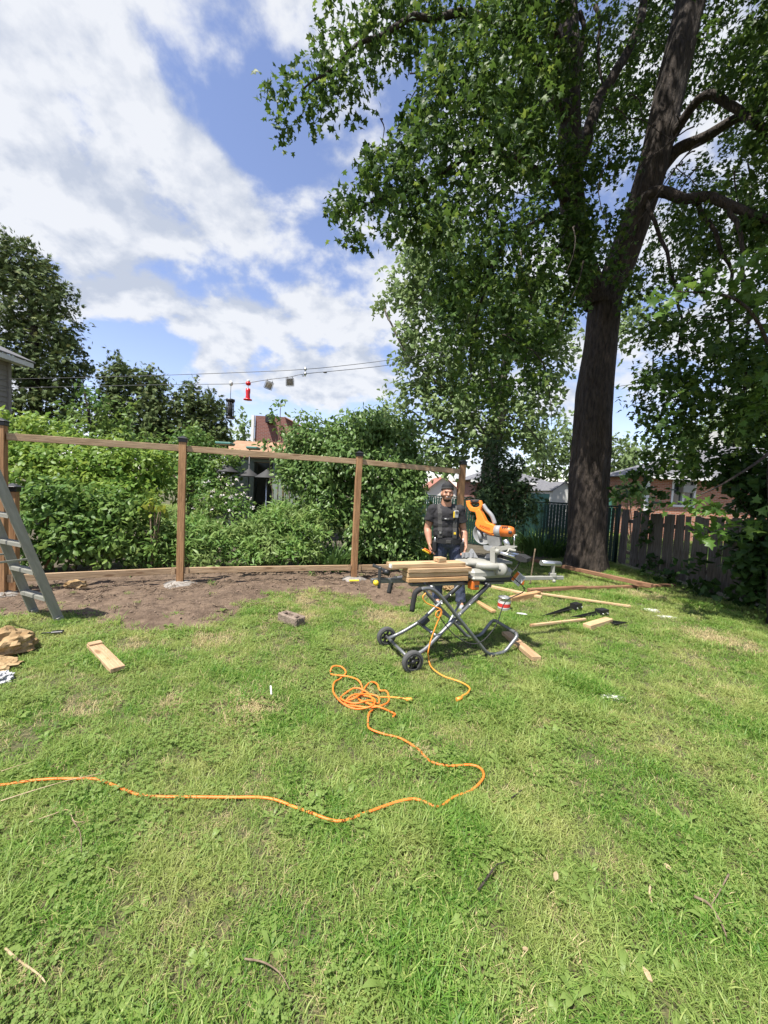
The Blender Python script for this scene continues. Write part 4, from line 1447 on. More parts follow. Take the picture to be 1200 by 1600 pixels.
# right: brick bungalow
Y = 17.5
bx0 = P(1012, 770, Y).x
bung = thing('brick_bungalow', 'orange brick bungalow with grey hip roof behind the wooden fence', 'house', (bx0, Y, 0))
ez = P(1012, 742, Y).z
wx0, wx1 = P(1049, 770, Y).x, P(1087, 770, Y).x
wz0, wz1 = P(1060, 792, Y).z, P(1060, 748, Y).z
X1 = bx0 + 11
mb = MB()
for (a, b, c, d) in ((bx0, wx0, 0, ez), (wx1, X1, 0, ez), (wx0, wx1, 0, wz0), (wx0, wx1, wz1, ez)):
    mb.box(((a + b) / 2, Y + .15, (c + d) / 2), (b - a, .3, d - c))
mb.box((bx0 + .15, Y + 1.8, ez / 2), (.3, 3, ez)).box((X1 - .15, Y + 1.8, ez / 2), (.3, 3, ez)).box(((bx0 + X1) / 2, Y + 3.15, ez / 2), (X1 - bx0 - .6, .3, ez))
mb.build('wall', 'brick', bung)
MB().box((bx0 - .04, Y - .02, ez / 2), (.16, .1, ez)).build('corner_trim', 'trim_white', bung)
e = .5
rz = P(1165, 699, Y + 1.7).z
A_, B_, C_, D_ = (bx0 - e, Y - e, ez), (X1 + e, Y - e, ez), (X1 + e, Y + 3.8, ez), (bx0 - e, Y + 3.8, ez)
R1, R2 = (bx0 + 4.2, Y + 1.7, rz), (X1 - 4.2, Y + 1.7, rz)
mb = MB()
slab(mb, [A_, B_, R2, R1]); slab(mb, [B_, C_, R2]); slab(mb, [C_, D_, R1, R2]); slab(mb, [D_, A_, R1])
rf = mb.build('roof', 'roof_grey', bung)
cp = P(1128, 700, Y + 1.7)
MB().box((cp.x, Y + 2.1, rz + .1), (.4, .4, 1.3)).build('chimney', 'shed_white', rf)
MB().box(((bx0 + X1) / 2, Y - e + .02, ez - .09), (X1 - bx0 + 2 * e, .06, .16)).build('eave_board', 'trim_white', bung)
win = MB()
fw_ = .09
for (a, b, c, d) in ((wx0, wx0 + fw_, wz0, wz1), (wx1 - fw_, wx1, wz0, wz1), (wx0 + fw_, wx1 - fw_, wz0, wz0 + fw_), (wx0 + fw_, wx1 - fw_, wz1 - fw_, wz1), ((wx0 + wx1) / 2 - .05, (wx0 + wx1) / 2 + .05, wz0 + fw_, wz1 - fw_)):
    win.box(((a + b) / 2, Y + .05, (c + d) / 2), (b - a, .14, d - c))
wob = win.build('window', 'trim_white', bung)
for k in range(2):
    MB().box((wx0 + (wx1 - wx0) * (.25 + .5 * k), Y + .1, (wz0 + wz1) / 2), ((wx1 - wx0) / 2 - .15, .02, wz1 - wz0 - 2 * fw_)).build('pane', 'glass', wob)
MB().box((wx1 - .5, Y - .12, wz1 - .45), (.55, .3, .35), ch=.02).build('air_conditioner', 'saw_cream', bung)


def house(name, label, cat, px0, px1, pyb, eave, ridge, Y, depth, wallm, roofm, hip=True, e=.35):
    a, b = P(px0, pyb, Y).x, P(px1, pyb, Y).x
    ez = P((px0 + px1) / 2, eave, Y).z
    rz = P((px0 + px1) / 2, ridge, Y).z
    root = thing(name, label, cat, ((a + b) / 2, Y, 0))
    mb = MB()
    mb.box(((a + b) / 2, Y + .1, ez / 2), (b - a, .2, ez)).box((a + .1, Y + .2 + depth / 2, ez / 2), (.2, depth, ez)).box((b - .1, Y + .2 + depth / 2, ez / 2), (.2, depth, ez)).box(((a + b) / 2, Y + .3 + depth, ez / 2), (b - a, .2, ez))
    if not hip:
        mb.prism([(a, Y + .1, ez), (b, Y + .1, ez), ((a + b) / 2, Y + .1, rz)], (0, 1, 0), .2)
    mb.build('wall', wallm, root)
    mb = MB()
    y0, y1 = Y - e, Y + depth + .4 + e
    if hip:
        i = min((b - a) / 2, depth / 2) * .8
        R1, R2 = Vector((a + i, Y + depth / 2, rz)), Vector((b - i, Y + depth / 2, rz))
        A, B, C, D = [Vector(q) for q in ((a - e, y0, ez), (b + e, y0, ez), (b + e, y1, ez), (a - e, y1, ez))]
        slab(mb, [A, B, R2, R1]); slab(mb, [B, C, R2]); slab(mb, [C, D, R1, R2]); slab(mb, [D, A, R1])
    else:
        mx = (a + b) / 2
        sl = (rz - ez) / ((b - a) / 2)
        for s_ in (-1, 1):
            x = a - e if s_ < 0 else b + e
            q = [(mx, y0, rz + .03), (x, y0, ez - e * sl + .03), (x, y1, ez - e * sl + .03), (mx, y1, rz + .03)]
            slab(mb, q if s_ > 0 else q[::-1])
    mb.build('roof', roofm, root)
    MB().box(((a + b) / 2, Y - e + .03, ez - .1), (b - a + 2 * e, .05, .15)).build('eave_board', 'trim_white', root) if hip else None
    return root, a, b, ez, rz


house('brick_garage', 'low red brick house with grey hip roof behind the dark cedar', 'house', 740, 852, 790, 752, 727, 25, 6, 'brick_red', 'roof_grey')
house('white_shed', 'small whitish gabled shed beside the maple trunk', 'shed', 862, 898, 790, 766, 753, 21, 3, 'shed_white', 'roof_grey', hip=False, e=.12)
house('white_house', 'white house with reddish roof behind the man', 'house', 670, 712, 790, 762, 744, 30, 6, 'trim_white', 'roof_red', hip=False, e=.3)

# red brick gable behind the garden
Y = 21
a0, b0 = P(399, 700, Y).x, P(492, 700, Y).x
gb = thing('gable_house', 'dark red brick house gable behind the sapling', 'house', ((a0 + b0) / 2, Y, 0))
zt = P(400, 650, Y).z
zr = P(485, 668, Y).z
mb = MB().prism([(a0, Y, 0), (b0, Y, 0), (b0, Y, zr - .4), (a0 + 1.6, Y, zt), (a0, Y, zt)], (0, 1, 0), .3)
mb.box((a0 + .15, Y + 3.2, zt / 2), (.3, 6, zt)).build('wall', 'brick_red', gb)
MB().box((a0 - .1, Y - .2, zt / 2), (.14, .14, zt)).build('drain_pipe', 'trim_white', gb)
mb = MB()
slab(mb, [(a0 + 1.6, Y - .3, zt), (b0 + .4, Y - .3, zr - .5), (b0 + .4, Y + 6, zr - .5), (a0 + 1.6, Y + 6, zt)])
mb.build('roof', 'roof_red', gb)
v = P(421, 655, Y - .3)
MB().box(v, (.34, .4, .42), ch=.03).build('wall_lamp', 'black_plastic', gb)

# garden shed with open door
Y = 11.2
sx0, sx1 = P(352, 720, Y).x, P(505, 720, Y).x
sez = P(420, 716, Y).z
srz = P(420, 691, Y + 1.3).z
shed = thing('garden_shed', 'garden shed with tan roof and grey green door standing open', 'shed', ((sx0 + sx1) / 2, Y, 0))
dx0, dx1 = P(396, 760, Y).x, P(426, 760, Y).x
dz = P(410, 722, Y).z
mb = MB()
for (a, b, c, d) in ((sx0, dx0, 0, sez), (dx1, sx1, 0, sez), (dx0, dx1, dz, sez)):
    mb.box(((a + b) / 2, Y, (c + d) / 2), (b - a, .08, d - c))
mb.box((sx0 + .04, Y + 1.3, sez / 2), (.08, 2.5, sez)).box((sx1 - .04, Y + 1.3, sez / 2), (.08, 2.5, sez)).box(((sx0 + sx1) / 2, Y + 2.6, sez / 2), (sx1 - sx0, .08, sez))
mb.build('wall', 'shed_green', shed)
mb = MB()
slab(mb, [(sx0 - .2, Y - .25, sez), (sx1 + .2, Y - .25, sez), (sx1 + .2, Y + 1.3, srz), (sx0 - .2, Y + 1.3, srz)])
slab(mb, [(sx1 + .2, Y + 2.9, sez), (sx0 - .2, Y + 2.9, sez), (sx0 - .2, Y + 1.3, srz), (sx1 + .2, Y + 1.3, srz)])
mb.build('roof', 'roof_tan', shed)
# interior darkness is just an unlit room
MB().box(((sx0 + sx1) / 2, Y + 1.3, .03), (sx1 - sx0 - .2, 2.4, .06)).build('shed_floor', 'brown_wood', shed)
dj = Vector((dx0, Y - .05, 0))
dd = Vector((-.45, -.9, 0)).normalized()
dn = Vector((dd.y, -dd.x, 0))
dw = .75
door = MB().prism([dj + Vector((0, 0, .1)), dj + dd * dw + Vector((0, 0, .1)), dj + dd * dw + Vector((0, 0, dz)), dj + Vector((0, 0, dz))], dn, .04).build('door', 'shed_green', shed)
for k in range(5):
    z0 = .15 + k * (dz - .15) / 5
    p = [dj + dd * .06 + Vector((0, 0, z0 + .04)), dj + dd * (dw - .06) + Vector((0, 0, z0 + .04)), dj + dd * (dw - .06) + Vector((0, 0, z0 + (dz - .15) / 5 - .02)), dj + dd * .06 + Vector((0, 0, z0 + (dz - .15) / 5 - .02))]
    MB().prism([q + dn * s_ * .0 for q in p for s_ in (1,)], dn, .056).build('door_panel', 'shed_green', door)

# sided house at the left edge: a long wall running away beside the garden
Y = 12.5
hc = P(12, 600, Y)
lh = thing('sided_house', 'far end of a brown grey sided house wall with white eave', 'house', (hc.x, Y, 0))
hz_ = P(12, 566, Y).z
Y0 = 5.0
MB().box((hc.x - 3.03, (Y + Y0) / 2, hz_ / 2), (6, Y - Y0, hz_)).build('wall', 'siding_grey', lh)
plk = MB().prism([(.025, 0, 0), (.0, 0, .172), (-.025, 0, .172), (-.025, 0, 0)], (0, 1, 0), Y - Y0).mesh('siding_board', 'siding_grey')
z = .3
while z < hz_ - .1:
    link(bpy.data.objects.new('siding_board', plk), lh, Matrix.Translation((hc.x, (Y + Y0) / 2, z)))
    z += .165
MB().box((hc.x + .0, Y + .02, hz_ / 2), (.12, .1, hz_)).build('corner_board', 'siding_grey', lh)
MB().box((hc.x + .44, (Y + Y0) / 2 + .2, hz_ + .03), (.05, Y - Y0 + .4, .15)).build('eave_board', 'shed_white', lh)
MB().box((hc.x + .2, (Y + Y0) / 2 + .2, hz_ + .02), (.43, Y - Y0 + .4, .03)).build('soffit', 'trim_white', lh)
mb = MB()
slab(mb, [(hc.x + .5, Y0, hz_ + .15), (hc.x + .5, Y + .45, hz_ + .15), (hc.x - 3, Y + .45, hz_ + 1.6), (hc.x - 3, Y0, hz_ + 1.6)])
mb.build('roof', 'roof_grey', lh)

# street lamp
Y = 36
lp = P(842, 790, Y)
sl = thing('street_lamp', 'grey street lamp with curved arm beyond the white shed', 'street lamp', (lp.x, Y, 0))
t = P(842, 722, Y)
MB().cyl((lp.x, Y, 0), (t.x, Y, t.z + .5), .13, .09).build('pole', 'lamp_pole', sl)
MB().tube(subdiv([t, P(852, 716, Y), P(866, 712, Y), P(878, 712, Y)], 4), .06, 8).build('arm', 'lamp_pole', sl)
h = P(881, 712, Y)
MB().box(h, (.6, .25, .14), ch=.04).build('lamp_head', 'lamp_pole', sl)

# ================================================================== LINES AND BIRD FEEDERS
CY = 9.0
up_pts = [P(-20, 593, 12), P(120, 590, 11), P(265, 586, 10), P(400, 581, CY), P(477, 577, CY), P(540, 571, CY + .8), P(612, 562, CY + 2), P(700, 548, CY + 4), P(770, 535, CY + 6)]
lo_pts = [P(-20, 607, 12), P(120, 604, 11), P(265, 601, 10), P(360, 600, CY), P(388, 598, CY), P(420, 593, CY), P(453, 589, CY), P(477, 584, CY), P(540, 578, CY + .8), P(612, 570, CY + 2), P(700, 556, CY + 4), P(770, 543, CY + 6)]
tag(MB().tube(subdiv(up_pts, 3), .007, 5).build('clothesline', 'wire'), 'upper clothesline strand crossing the sky without feeders', 'clothesline', 'clothesline strands')
tag(MB().tube(subdiv(lo_pts, 3), .007, 5).build('clothesline', 'wire'), 'lower clothesline strand carrying the bird feeders', 'clothesline', 'clothesline strands')
tag(MB().tube([P(950, 606, 30), P(985, 601, 30), P(1100, 585, 30)], .025, 5).build('power_cable', 'wire'), 'thin power cable in the sky behind the maple trunk', 'cable')
# spreader
c0 = P(477, 577, CY)
c1 = P(477, 584, CY)
sp = thing('line_spreader', 'small metal spreader holding the two line strands apart', 'line spreader', c1)
MB().cyl(c0 + Vector((0, 0, .06)), c1 - Vector((0, 0, .06)), .012).build('bar', 'steel', sp)
for c in (c0, c1):
    MB().lathe([(.005, -.015), (.035, -.012), (.03, 0), (.035, .012), (.005, .015)], c + Vector((.0, -.01, 0)), 14, (0, 1, 0)).build('roller', 'steel', sp)
MB().box(c1 + Vector((-.05, 0, -.03)), (.05, .04, .06), ch=.008).build('clip', 'steel', sp)
MB().ball(P(508, 582, CY + .4), (.05, .018, .018), 10, 6).build('tightener', 'wire', sp)
# black tube feeder
t0 = P(361, 599, CY)
tf = thing('tube_feeder', 'black mesh tube bird feeder hanging from the line', 'bird feeder', t0)
MB().ball(t0, (.045, .045, .06), 12, 8).build('hook_cover', 'white_plastic', tf)
b1, b2 = P(360, 624, CY), P(359, 652, CY)
MB().cyl(t0, b1, .006, n=6).build('hanger', 'wire', tf)
MB().lathe([(.01, .02), (.1, 0), (.1, -.05), (.085, -.06)], b1, 20).build('lid', 'black_plastic', tf)
ln = b1.z - b2.z
mb = MB()
for k in range(14):
    a = 6.283 * k / 14
    mb.cyl(b1 + Vector((.08 * math.cos(a), .08 * math.sin(a), -.05)), b1 + Vector((.08 * math.cos(a), .08 * math.sin(a), -ln)), .005, n=4)
for k in range(5):
    mb.tube([b1 + Vector((.08 * math.cos(a), .08 * math.sin(a), -.06 - k * (ln - .08) / 4)) for a in [6.283 * j / 16 for j in range(16)]], .005, 4, closed=True)
tag(mb.build('cage', 'black_metal', tf), None, None, kind='stuff')
MB().cyl(b1 + Vector((0, 0, -.05)), b1 + Vector((0, 0, -ln)), .05, n=12).build('seed_tube', 'saw_dark', tf)
MB().lathe([(.0, 0), (.095, .0), (.095, -.03), (.0, -.035)], b1 + Vector((0, 0, -ln)), 20).build('tray', 'black_plastic', tf)
# hummingbird feeder
t0 = P(388, 598, CY)
hf = thing('hummingbird_feeder', 'red hummingbird feeder hanging from the line', 'bird feeder', t0)
MB().lathe([(.0, .05), (.05, .03), (.06, -.0), (.05, -.03), (0, -.05)], t0 + Vector((0, 0, -.02)), 16).build('ant_guard', 'feeder_red', hf)
MB().ball(t0 + Vector((0, 0, .04)), (.04, .04, .035), 10, 6).build('hook_cover', 'white_plastic', hf)
MB().cyl(t0 + Vector((0, 0, -.06)), t0 + Vector((0, 0, -.13)), .005, n=5).build('hanger', 'wire', hf)
MB().lathe([(.0, -.13), (.05, -.135), (.052, -.2), (.045, -.27), (.05, -.34), (.05, -.36)], t0, 16).build('bottle', 'feeder_red', hf)
MB().lathe([(.0, -.36), (.055, -.36), (.095, -.375), (.095, -.395), (.0, -.405)], t0, 20).build('base', 'feeder_red', hf)
# suet cages
for (px, py, rz_), lab in (((420, 602, .3), 'wire suet cage next to the red feeder'), ((453, 597, -.05), 'wire suet cage next to the line spreader')):
    c = P(px, py, CY)
    sc_ = thing('suet_feeder', lab, 'bird feeder', c, 'suet cages on the line')
    M = Matrix.Rotation(rz_, 4, 'Y')
    MB().box(c, (.13, .035, .13), M).build('suet_cake', 'suet', sc_)
    mb = MB()
    for s_ in (-1, 1):
        for k in range(7):
            q = -.085 + k * .17 / 6
            mb.tube([c + M.to_3x3() @ Vector((q, s_ * .03, -.085)), c + M.to_3x3() @ Vector((q, s_ * .03, .085))], .004, 4)
            mb.tube([c + M.to_3x3() @ Vector((-.085, s_ * .03, q)), c + M.to_3x3() @ Vector((.085, s_ * .03, q))], .004, 4)
    tag(mb.build('cage', 'wire', sc_), None, None, kind='stuff')
    for s_ in (-1, 1):
        a = c + M.to_3x3() @ Vector((s_ * .06, 0, .085))
        MB().tube([a, a + Vector((0, 0, .045))], .006, 5).build('hanger', 'wire', sc_)
# pole feeders with conical baffles
for (bx, by, tx, ty, tw, Y), lab in (((355, 733, 352, 693, 24, 9.6), 'pole bird table with green tray and cone baffle nearest the rose bush'),
                                     ((389, 740, 396, 700, 17, 9.9), 'pole bird table with narrow green tray beside the shed door'),
                                     ((417, 742, None, None, 0, 9.2), 'bare feeder pole with a cone baffle in front of the dark doorway')):
    c = P(bx, by, Y)
    pf = thing('pole_feeder', lab, 'bird feeder', (c.x, Y, 0), 'pole feeders with cone baffles')
    top = c.z + .05 if tx is None else P(tx, ty, Y).z
    MB().cyl((c.x, Y, 0), (c.x, Y, top), .016, n=8).build('pole', 'tube_dark' if tx else 'tube_silver', pf)
    MB().lathe([(.02, .13), (.06, .09), (.27, -.06), (.275, -.075), (.26, -.07), (.03, .08)], c, 24).build('cone_baffle', 'baffle', pf)
    if tx:
        w = tw * Y / F_PX
        q = P(tx, ty, Y)
        MB().box(q, (w, .3, .05), ch=.01).build('tray', 'teal', pf)
        MB().box(q + Vector((0, 0, -.035)), (w * .9, .26, .02)).build('tray_rim', 'pale_wood', pf)

# ================================================================== STEP LADDER
LN = G(93, 970)
wdir = Vector((-.92, .40, 0)).normalized()
ldir = Vector((-.40, -.92, 0)).normalized()
ladder = thing('step_ladder', 'aluminium step ladder standing on the lawn in front of the fence end', 'ladder', LN)
HT = 1.95
LEAN = .48 / 1.5


def lpt(side, z, off=0.0):
    """side 0 near rail, 1 far rail; narrows towards the top"""
    w = .50 * (1 - .22 * z / HT)
    c = LN + wdir * .25 + ldir * LEAN * z + Vector((0, 0, z))
    return c + wdir * (side - .5) * w + ldir * off


for s_ in (0, 1):
    plank('side_rail', lpt(s_, .0), lpt(s_, HT), .026, .085, 'aluminium', ladder, up=ldir)
    MB().box(lpt(s_, .03), (.045, .10, .06), axes(lpt(s_, 0), lpt(s_, 1), ldir)).build('foot_pad', 'aluminium', ladder)
for k in range(6):
    z = .28 + .3 * k
    a, b = lpt(0, z), lpt(1, z)
    M = axes(a, b)
    mb = MB().box((0, 0, 0), ((b - a).length, .085, .012), ch=.002)
    mb.box((0, .04, -.018), ((b - a).length, .006, .03)).box((0, -.04, -.018), ((b - a).length, .006, .03))
    for j in range(5):
        mb.box((0, -.03 + j * .015, .0075), ((b - a).length - .03, .004, .003))
    mb.build('step', 'aluminium', ladder, M)
tc_ = (lpt(0, HT) + lpt(1, HT)) / 2
MB().box((0, 0, 0), (.44, .16, .05), ch=.008).build('top_cap', 'aluminium', ladder, axes(tc_ - wdir * .2, tc_ + wdir * .2))
for s_ in (0, 1):
    top = lpt(s_, HT - .05) + ldir * .08
    ft = LN + wdir * .25 + wdir * (s_ - .5) * .56 + ldir * 1.25
    MB().tube([top, ft], .016, 8).build('rear_leg', 'aluminium', ladder)
    # spreader bars
    a = lpt(s_, .72)
    b = top.lerp(ft, .62)
    plank('spreader_bar', a, b, .006, .022, 'aluminium', ladder)
for q in (.35, .7):
    a = (lpt(0, HT) + ldir * .08).lerp(LN + wdir * .25 - wdir * .28 + ldir * 1.25, q)
    b = (lpt(1, HT) + ldir * .08).lerp(LN + wdir * .25 + wdir * .28 + ldir * 1.25, q)
    MB().tube([a, b], .012, 8).build('rear_brace', 'aluminium', ladder)


# ================================================================== CRUMPLED PAPER
def crumple(name, label, cat, c, r, m, seed=0, subdiv_=4, amp=.42):
    bm = bmesh.new()
    bmesh.ops.create_icosphere(bm, subdivisions=subdiv_, radius=1)
    for v_ in bm.verts:
        p = v_.co.copy()
        n_ = 0
        f_ = 1.6
        a_ = amp
        for k in range(4):
            n_ += a_ * (.8 - 3.2 * abs(noise.noise(p * f_ + Vector((seed, k * 3, 0)))))
            f_ *= 2.1
            a_ *= .52
        v_.co = p * (.75 + n_ * .55)
        v_.co = Vector((v_.co.x * r[0], v_.co.y * r[1], max(v_.co.z * r[2], -r[2] * .55)))
    me = bpy.data.meshes.new(name)
    bm.to_mesh(me)
    bm.free()
    me.materials.append(MATS[m])
    o = link(bpy.data.objects.new(name, me), None, Matrix.Translation(Vector(c) + Vector((0, 0, r[2] * .5))))
    return tag(o, label, cat)


crumple('paper_bag', 'big crumpled brown paper bag on the grass near the ladder', 'paper bag', G(4, 1022), (.27, .25, .17), 'kraft', 3, 4, .30)
crumple('paper_bag', 'flattened torn brown paper bag in front of the big crumpled one', 'paper bag', G(-6, 1044), (.22, .14, .05), 'kraft', 8, 4, .4)
crumple('plastic_sheet', 'crumpled grey plastic sheet beside the paper bags', 'plastic sheet', G(-2, 1066), (.09, .10, .05), 'grey_sheet', 12, 4, .5)
c = G(118, 926)
crumple('paper_bag', 'tan crumpled paper bag on the soil below the bottom rail', 'paper bag', (c.x, c.y, dirt_z(c.x, c.y)), (.18, .10, .09), 'kraft', 21, 4, .32)
crumple('paper_scrap', 'crumpled white paper scrap alone on the open lawn', 'paper', G(957, 1092), (.09, .05, .02), 'litter', 31, 4, .7)
crumple('paper_scrap', 'pale torn wrapper in the grass near the long timbers', 'paper', G(1018, 955), (.12, .09, .02), 'litter', 35, 4, .8)
crumple('paper_scrap', 'thin pale wrapper strip beyond the black brackets', 'paper', G(1040, 965), (.16, .05, .015), 'litter', 38, 4, .8)
crumple('paper_bag', 'yellowish paper bag lying behind the legs of the man', 'paper bag', G(703, 925), (.16, .12, .08), 'kraft', 44, 4, .5)
crumple('paper_scrap', 'pale flat scrap at the foot of the rail beside the saw stand', 'paper', G(578, 898), (.14, .07, .03), 'kraft', 47, 4, .5)
# plant label lying in the lawn
c = G(423, 1088)
tag(MB().box((0, 0, 0), (.012, .07, .004), ch=.001).build('plastic_tag', 'white_plastic', None, Matrix.Translation((c.x, c.y, .05)) @ Matrix.Rotation(.4, 4, 'Z') @ Matrix.Rotation(.6, 4, 'X')), 'small white plastic strip sticking out of the dry grass patch', 'plastic strip')
c = G(815, 963)
tag(MB().ball((0, 0, 0), (.075, .018, .012), 12, 8).build('white_stake', 'white_plastic', None, Matrix.Translation((c.x, c.y, .035)) @ Matrix.Rotation(-.25, 4, 'Z')), 'white pointed plastic piece on the grass near the paint can', 'plastic piece')

# small black hinge near the ladder
c = G(85, 993)
hg = thing('gate_hinge', 'small black gate hinge lying on the grass below the ladder', 'hinge', c)
MB().box(c + Vector((.03, 0, .035)), (.10, .05, .03), Matrix.Rotation(.4, 3, 'Z').to_4x4(), .006).build('plate', 'black_metal', hg)
MB().tube([c + Vector((.0, -.01, .035)), c + Vector((-.10, -.03, .03))], .007, 6).build('pin', 'black_metal', hg)

# broken concrete block
c = G(455, 974)
M = Matrix.Translation((c.x, c.y, .055)) @ Matrix.Rotation(-.62, 4, 'Z')
bm = bmesh.new()
bmesh.ops.create_grid(bm, x_segments=1, y_segments=1, size=.1)
bm.free()
cbk = thing('concrete_block', 'broken brownish concrete block with a hole where lawn meets dug soil', 'block', c)
mb = MB()
for (a, b, cc, d) in ((-.16, .16, -.075, -.04), (-.16, .16, .04, .075), (-.16, -.11, -.04, .04), (.03, .09, -.04, .04), (.13, .16, -.04, .04)):
    mb.box(((a + b) / 2, (cc + d) / 2, 0), (b - a, d - cc, .11), ch=.012)
ob = mb.build('block', 'old_concrete', cbk, M)
for v_ in ob.data.vertices:
    v_.co += Vector(noise.noise_vector(v_.co * 23)) * .010
MB().box((-.04, 0, -.03), (.14, .08, .04)).build('web', 'old_concrete', cbk, M)

# ================================================================== LUMBER ON THE GROUND
def lumber(p, q, w, h, m, label, z=.0, name='timber', roll=0, group=None):
    a, b = G(*p), G(*q)
    o = plank(name, a + Vector((0, 0, z + h / 2)), b + Vector((0, 0, z + h / 2)), w, h, m, roll=roll, ch=.004)
    return tag(o, label, 'lumber', group or 'lumber lying on the grass')


lumber((804, 877), (1018, 927), .09, .07, 'brown_wood', 'long red brown timber pointing past the maple trunk', .10)
lumber((826, 927), (913, 922), .09, .06, 'brown_wood', 'dark brown timber behind the paint can', .02)
lumber((912, 922), (1052, 917), .09, .05, 'brown_wood', 'dark timber running under the long red brown timber', .01)
lumber((757, 918), (846, 937), .08, .04, 'pale_wood', 'pale board behind the saw stand top', .02)
lumber((833, 930), (985, 952), .05, .03, 'pale_wood', 'thin pale strip reaching past the black brackets', .03)
lumber((795, 942), (841, 932), .09, .09, 'treated_wood', 'short amber post offcut beside the paint can')
lumber((743, 944), (771, 961), .07, .035, 'treated_wood', 'short stained board between the man and the paint can', .03)
lumber((790, 995), (838, 1036), .10, .045, 'new_wood', 'short board lying under the foot of the saw stand', .02)
lumber((828, 984), (914, 974), .035, .03, 'pale_wood', 'thin pale stick in front of the black brackets', .04)
lumber((916, 986), (951, 975), .10, .085, 'pale_wood', 'square pale post offcut touching the black bracket')
p_, q_ = G(146, 1014), G(184, 1054)
o = plank('board_offcut', p_ + Vector((0, 0, .045)), q_ + Vector((0, 0, .045)), .105, .035, 'new_wood')
tag(o, 'board offcut with a small cleat between the paper bags and dug soil', 'lumber', 'lumber lying on the grass')
d_ = (q_ - p_).normalized()
plank('cleat', p_ + d_ * .05 - Vector((-d_.y, d_.x, 0)) * .05 + Vector((0, 0, .071)), p_ + d_ * .05 + Vector((-d_.y, d_.x, 0)) * .05 + Vector((0, 0, .071)), .07, .017, 'new_wood', o)


# black post spikes
def bracket(p, q, label, box=True):
    a, b = G(*p), G(*q)
    d = (b - a).normalized()
    root = thing('post_spike', label, 'bracket', a, 'black metal brackets on the lawn')
    n_ = Vector((-d.y, d.x, 0))
    L = (b - a).length
    mb = MB()
    z = Vector((0, 0, .05))
    mb.prism([a + z, a + d * L * .65 + n_ * .04 + z, a + d * L * .65 - n_ * .04 + z], (0, 0, 1), .008)
    mb.prism([a + z, a + d * L * .65 + z + Vector((0, 0, .04)), a + d * L * .65 + z - Vector((0, 0, .04))], n_, .008)
    mb.build('spike', 'black_metal', root)
    if box:
        M = axes(a + d * L * .65, b)
        M.translation = a + d * L * .82 + Vector((0, 0, .055))
        mb = MB()
        s2 = .10
        for (c_, sz) in (((0, s2 / 2, 0), (.15, .006, s2)), ((0, -s2 / 2, 0), (.15, .006, s2)), ((0, 0, s2 / 2), (.15, s2, .006)), ((0, 0, -s2 / 2), (.15, s2, .006)), ((-.075, 0, 0), (.006, s2, s2))):
            mb.box(c_, sz)
        mb.build('socket', 'black_metal', root, M)
        for k in range(2):
            MB().cyl(a + d * L * (.75 + .12 * k) - n_ * .055 + Vector((0, 0, .06)), a + d * L * (.75 + .12 * k) - n_ * .07 + Vector((0, 0, .06)), .012, n=6).build('bolt', 'steel', root)
    return root


bracket((846, 968), (910, 951), 'black metal post spike with its point towards the paint can')
bracket((890, 970), (950, 962), 'black metal post spike with square socket beside the pale offcut')
bracket((980, 978), (944, 981), 'black bent metal strap touching the square pale offcut', False)

# paint can
c = G(787, 953)
can = thing('paint_can', 'metal paint can with white and red label on the grass', 'paint can', c)
CR, CHT = .085, .19
MB().lathe([(0, .0), (CR, .0), (CR + .003, .006), (CR, .012), (CR, CHT - .012), (CR + .004, CHT - .005), (CR, CHT), (CR - .012, CHT - .002), (CR - .015, CHT - .012), (0, CHT - .012)], c, 32).build('can_body', 'steel', can)
lb = MB().lathe([(CR + .0015, .025), (CR + .0015, CHT - .05)], c, 32).build('label_wrap', 'paper', can)
MB().lathe([(CR + .003, .055), (CR + .003, .105)], c, 32).build('label_band', 'red_print', lb)
MB().lathe([(CR + .003, .03), (CR + .003, .04)], c, 32).build('label_line', 'grey_print', lb)
MB().lathe([(0, 0), (CR - .016, 0), (CR - .016, .004), (0, .004)], c + Vector((0, 0, CHT - .010)), 24).build('lid', 'saw_grey', can)
MB().tube([c + Vector((CR * math.cos(a) * 1.05, -.02 - CR * .9 * math.sin(a) * .6, CHT - .03 - .06 * math.sin(a))) for a in [math.pi * k / 12 for k in range(13)]], .003, 5).build('bail', 'steel', can)

# ================================================================== SAW STAND
SA, SU, SV = Vector((.209, 3.65, 0)), Vector((.924, .383, 0)).normalized(), Vector((-.383, .924, 0)).normalized()


def S(u, v, z):
    return SA + SU * u + SV * v + Vector((0, 0, z))


stand = thing('saw_stand', 'folding grey tubular wheeled stand carrying the mitre saw', 'saw stand', SA)


def rounded(pts, k=.3):
    """cut corners of a path"""
    pts = [Vector(p) for p in pts]
    out = [pts[0]]
    for i in range(1, len(pts) - 1):
        a, b, c = pts[i - 1], pts[i], pts[i + 1]
        ra = min(.06, (a - b).length * .45); rc = min(.06, (c - b).length * .45)
        A = b + (a - b).normalized() * ra
        C = b + (c - b).normalized() * rc
        for t in (0, .25, .5, .75, 1):
            out.append(A * (1 - t) ** 2 + b * 2 * t * (1 - t) + C * t * t)
    out.append(pts[-1])
    return out


TR = .0185
nr, fr = -.215, .235
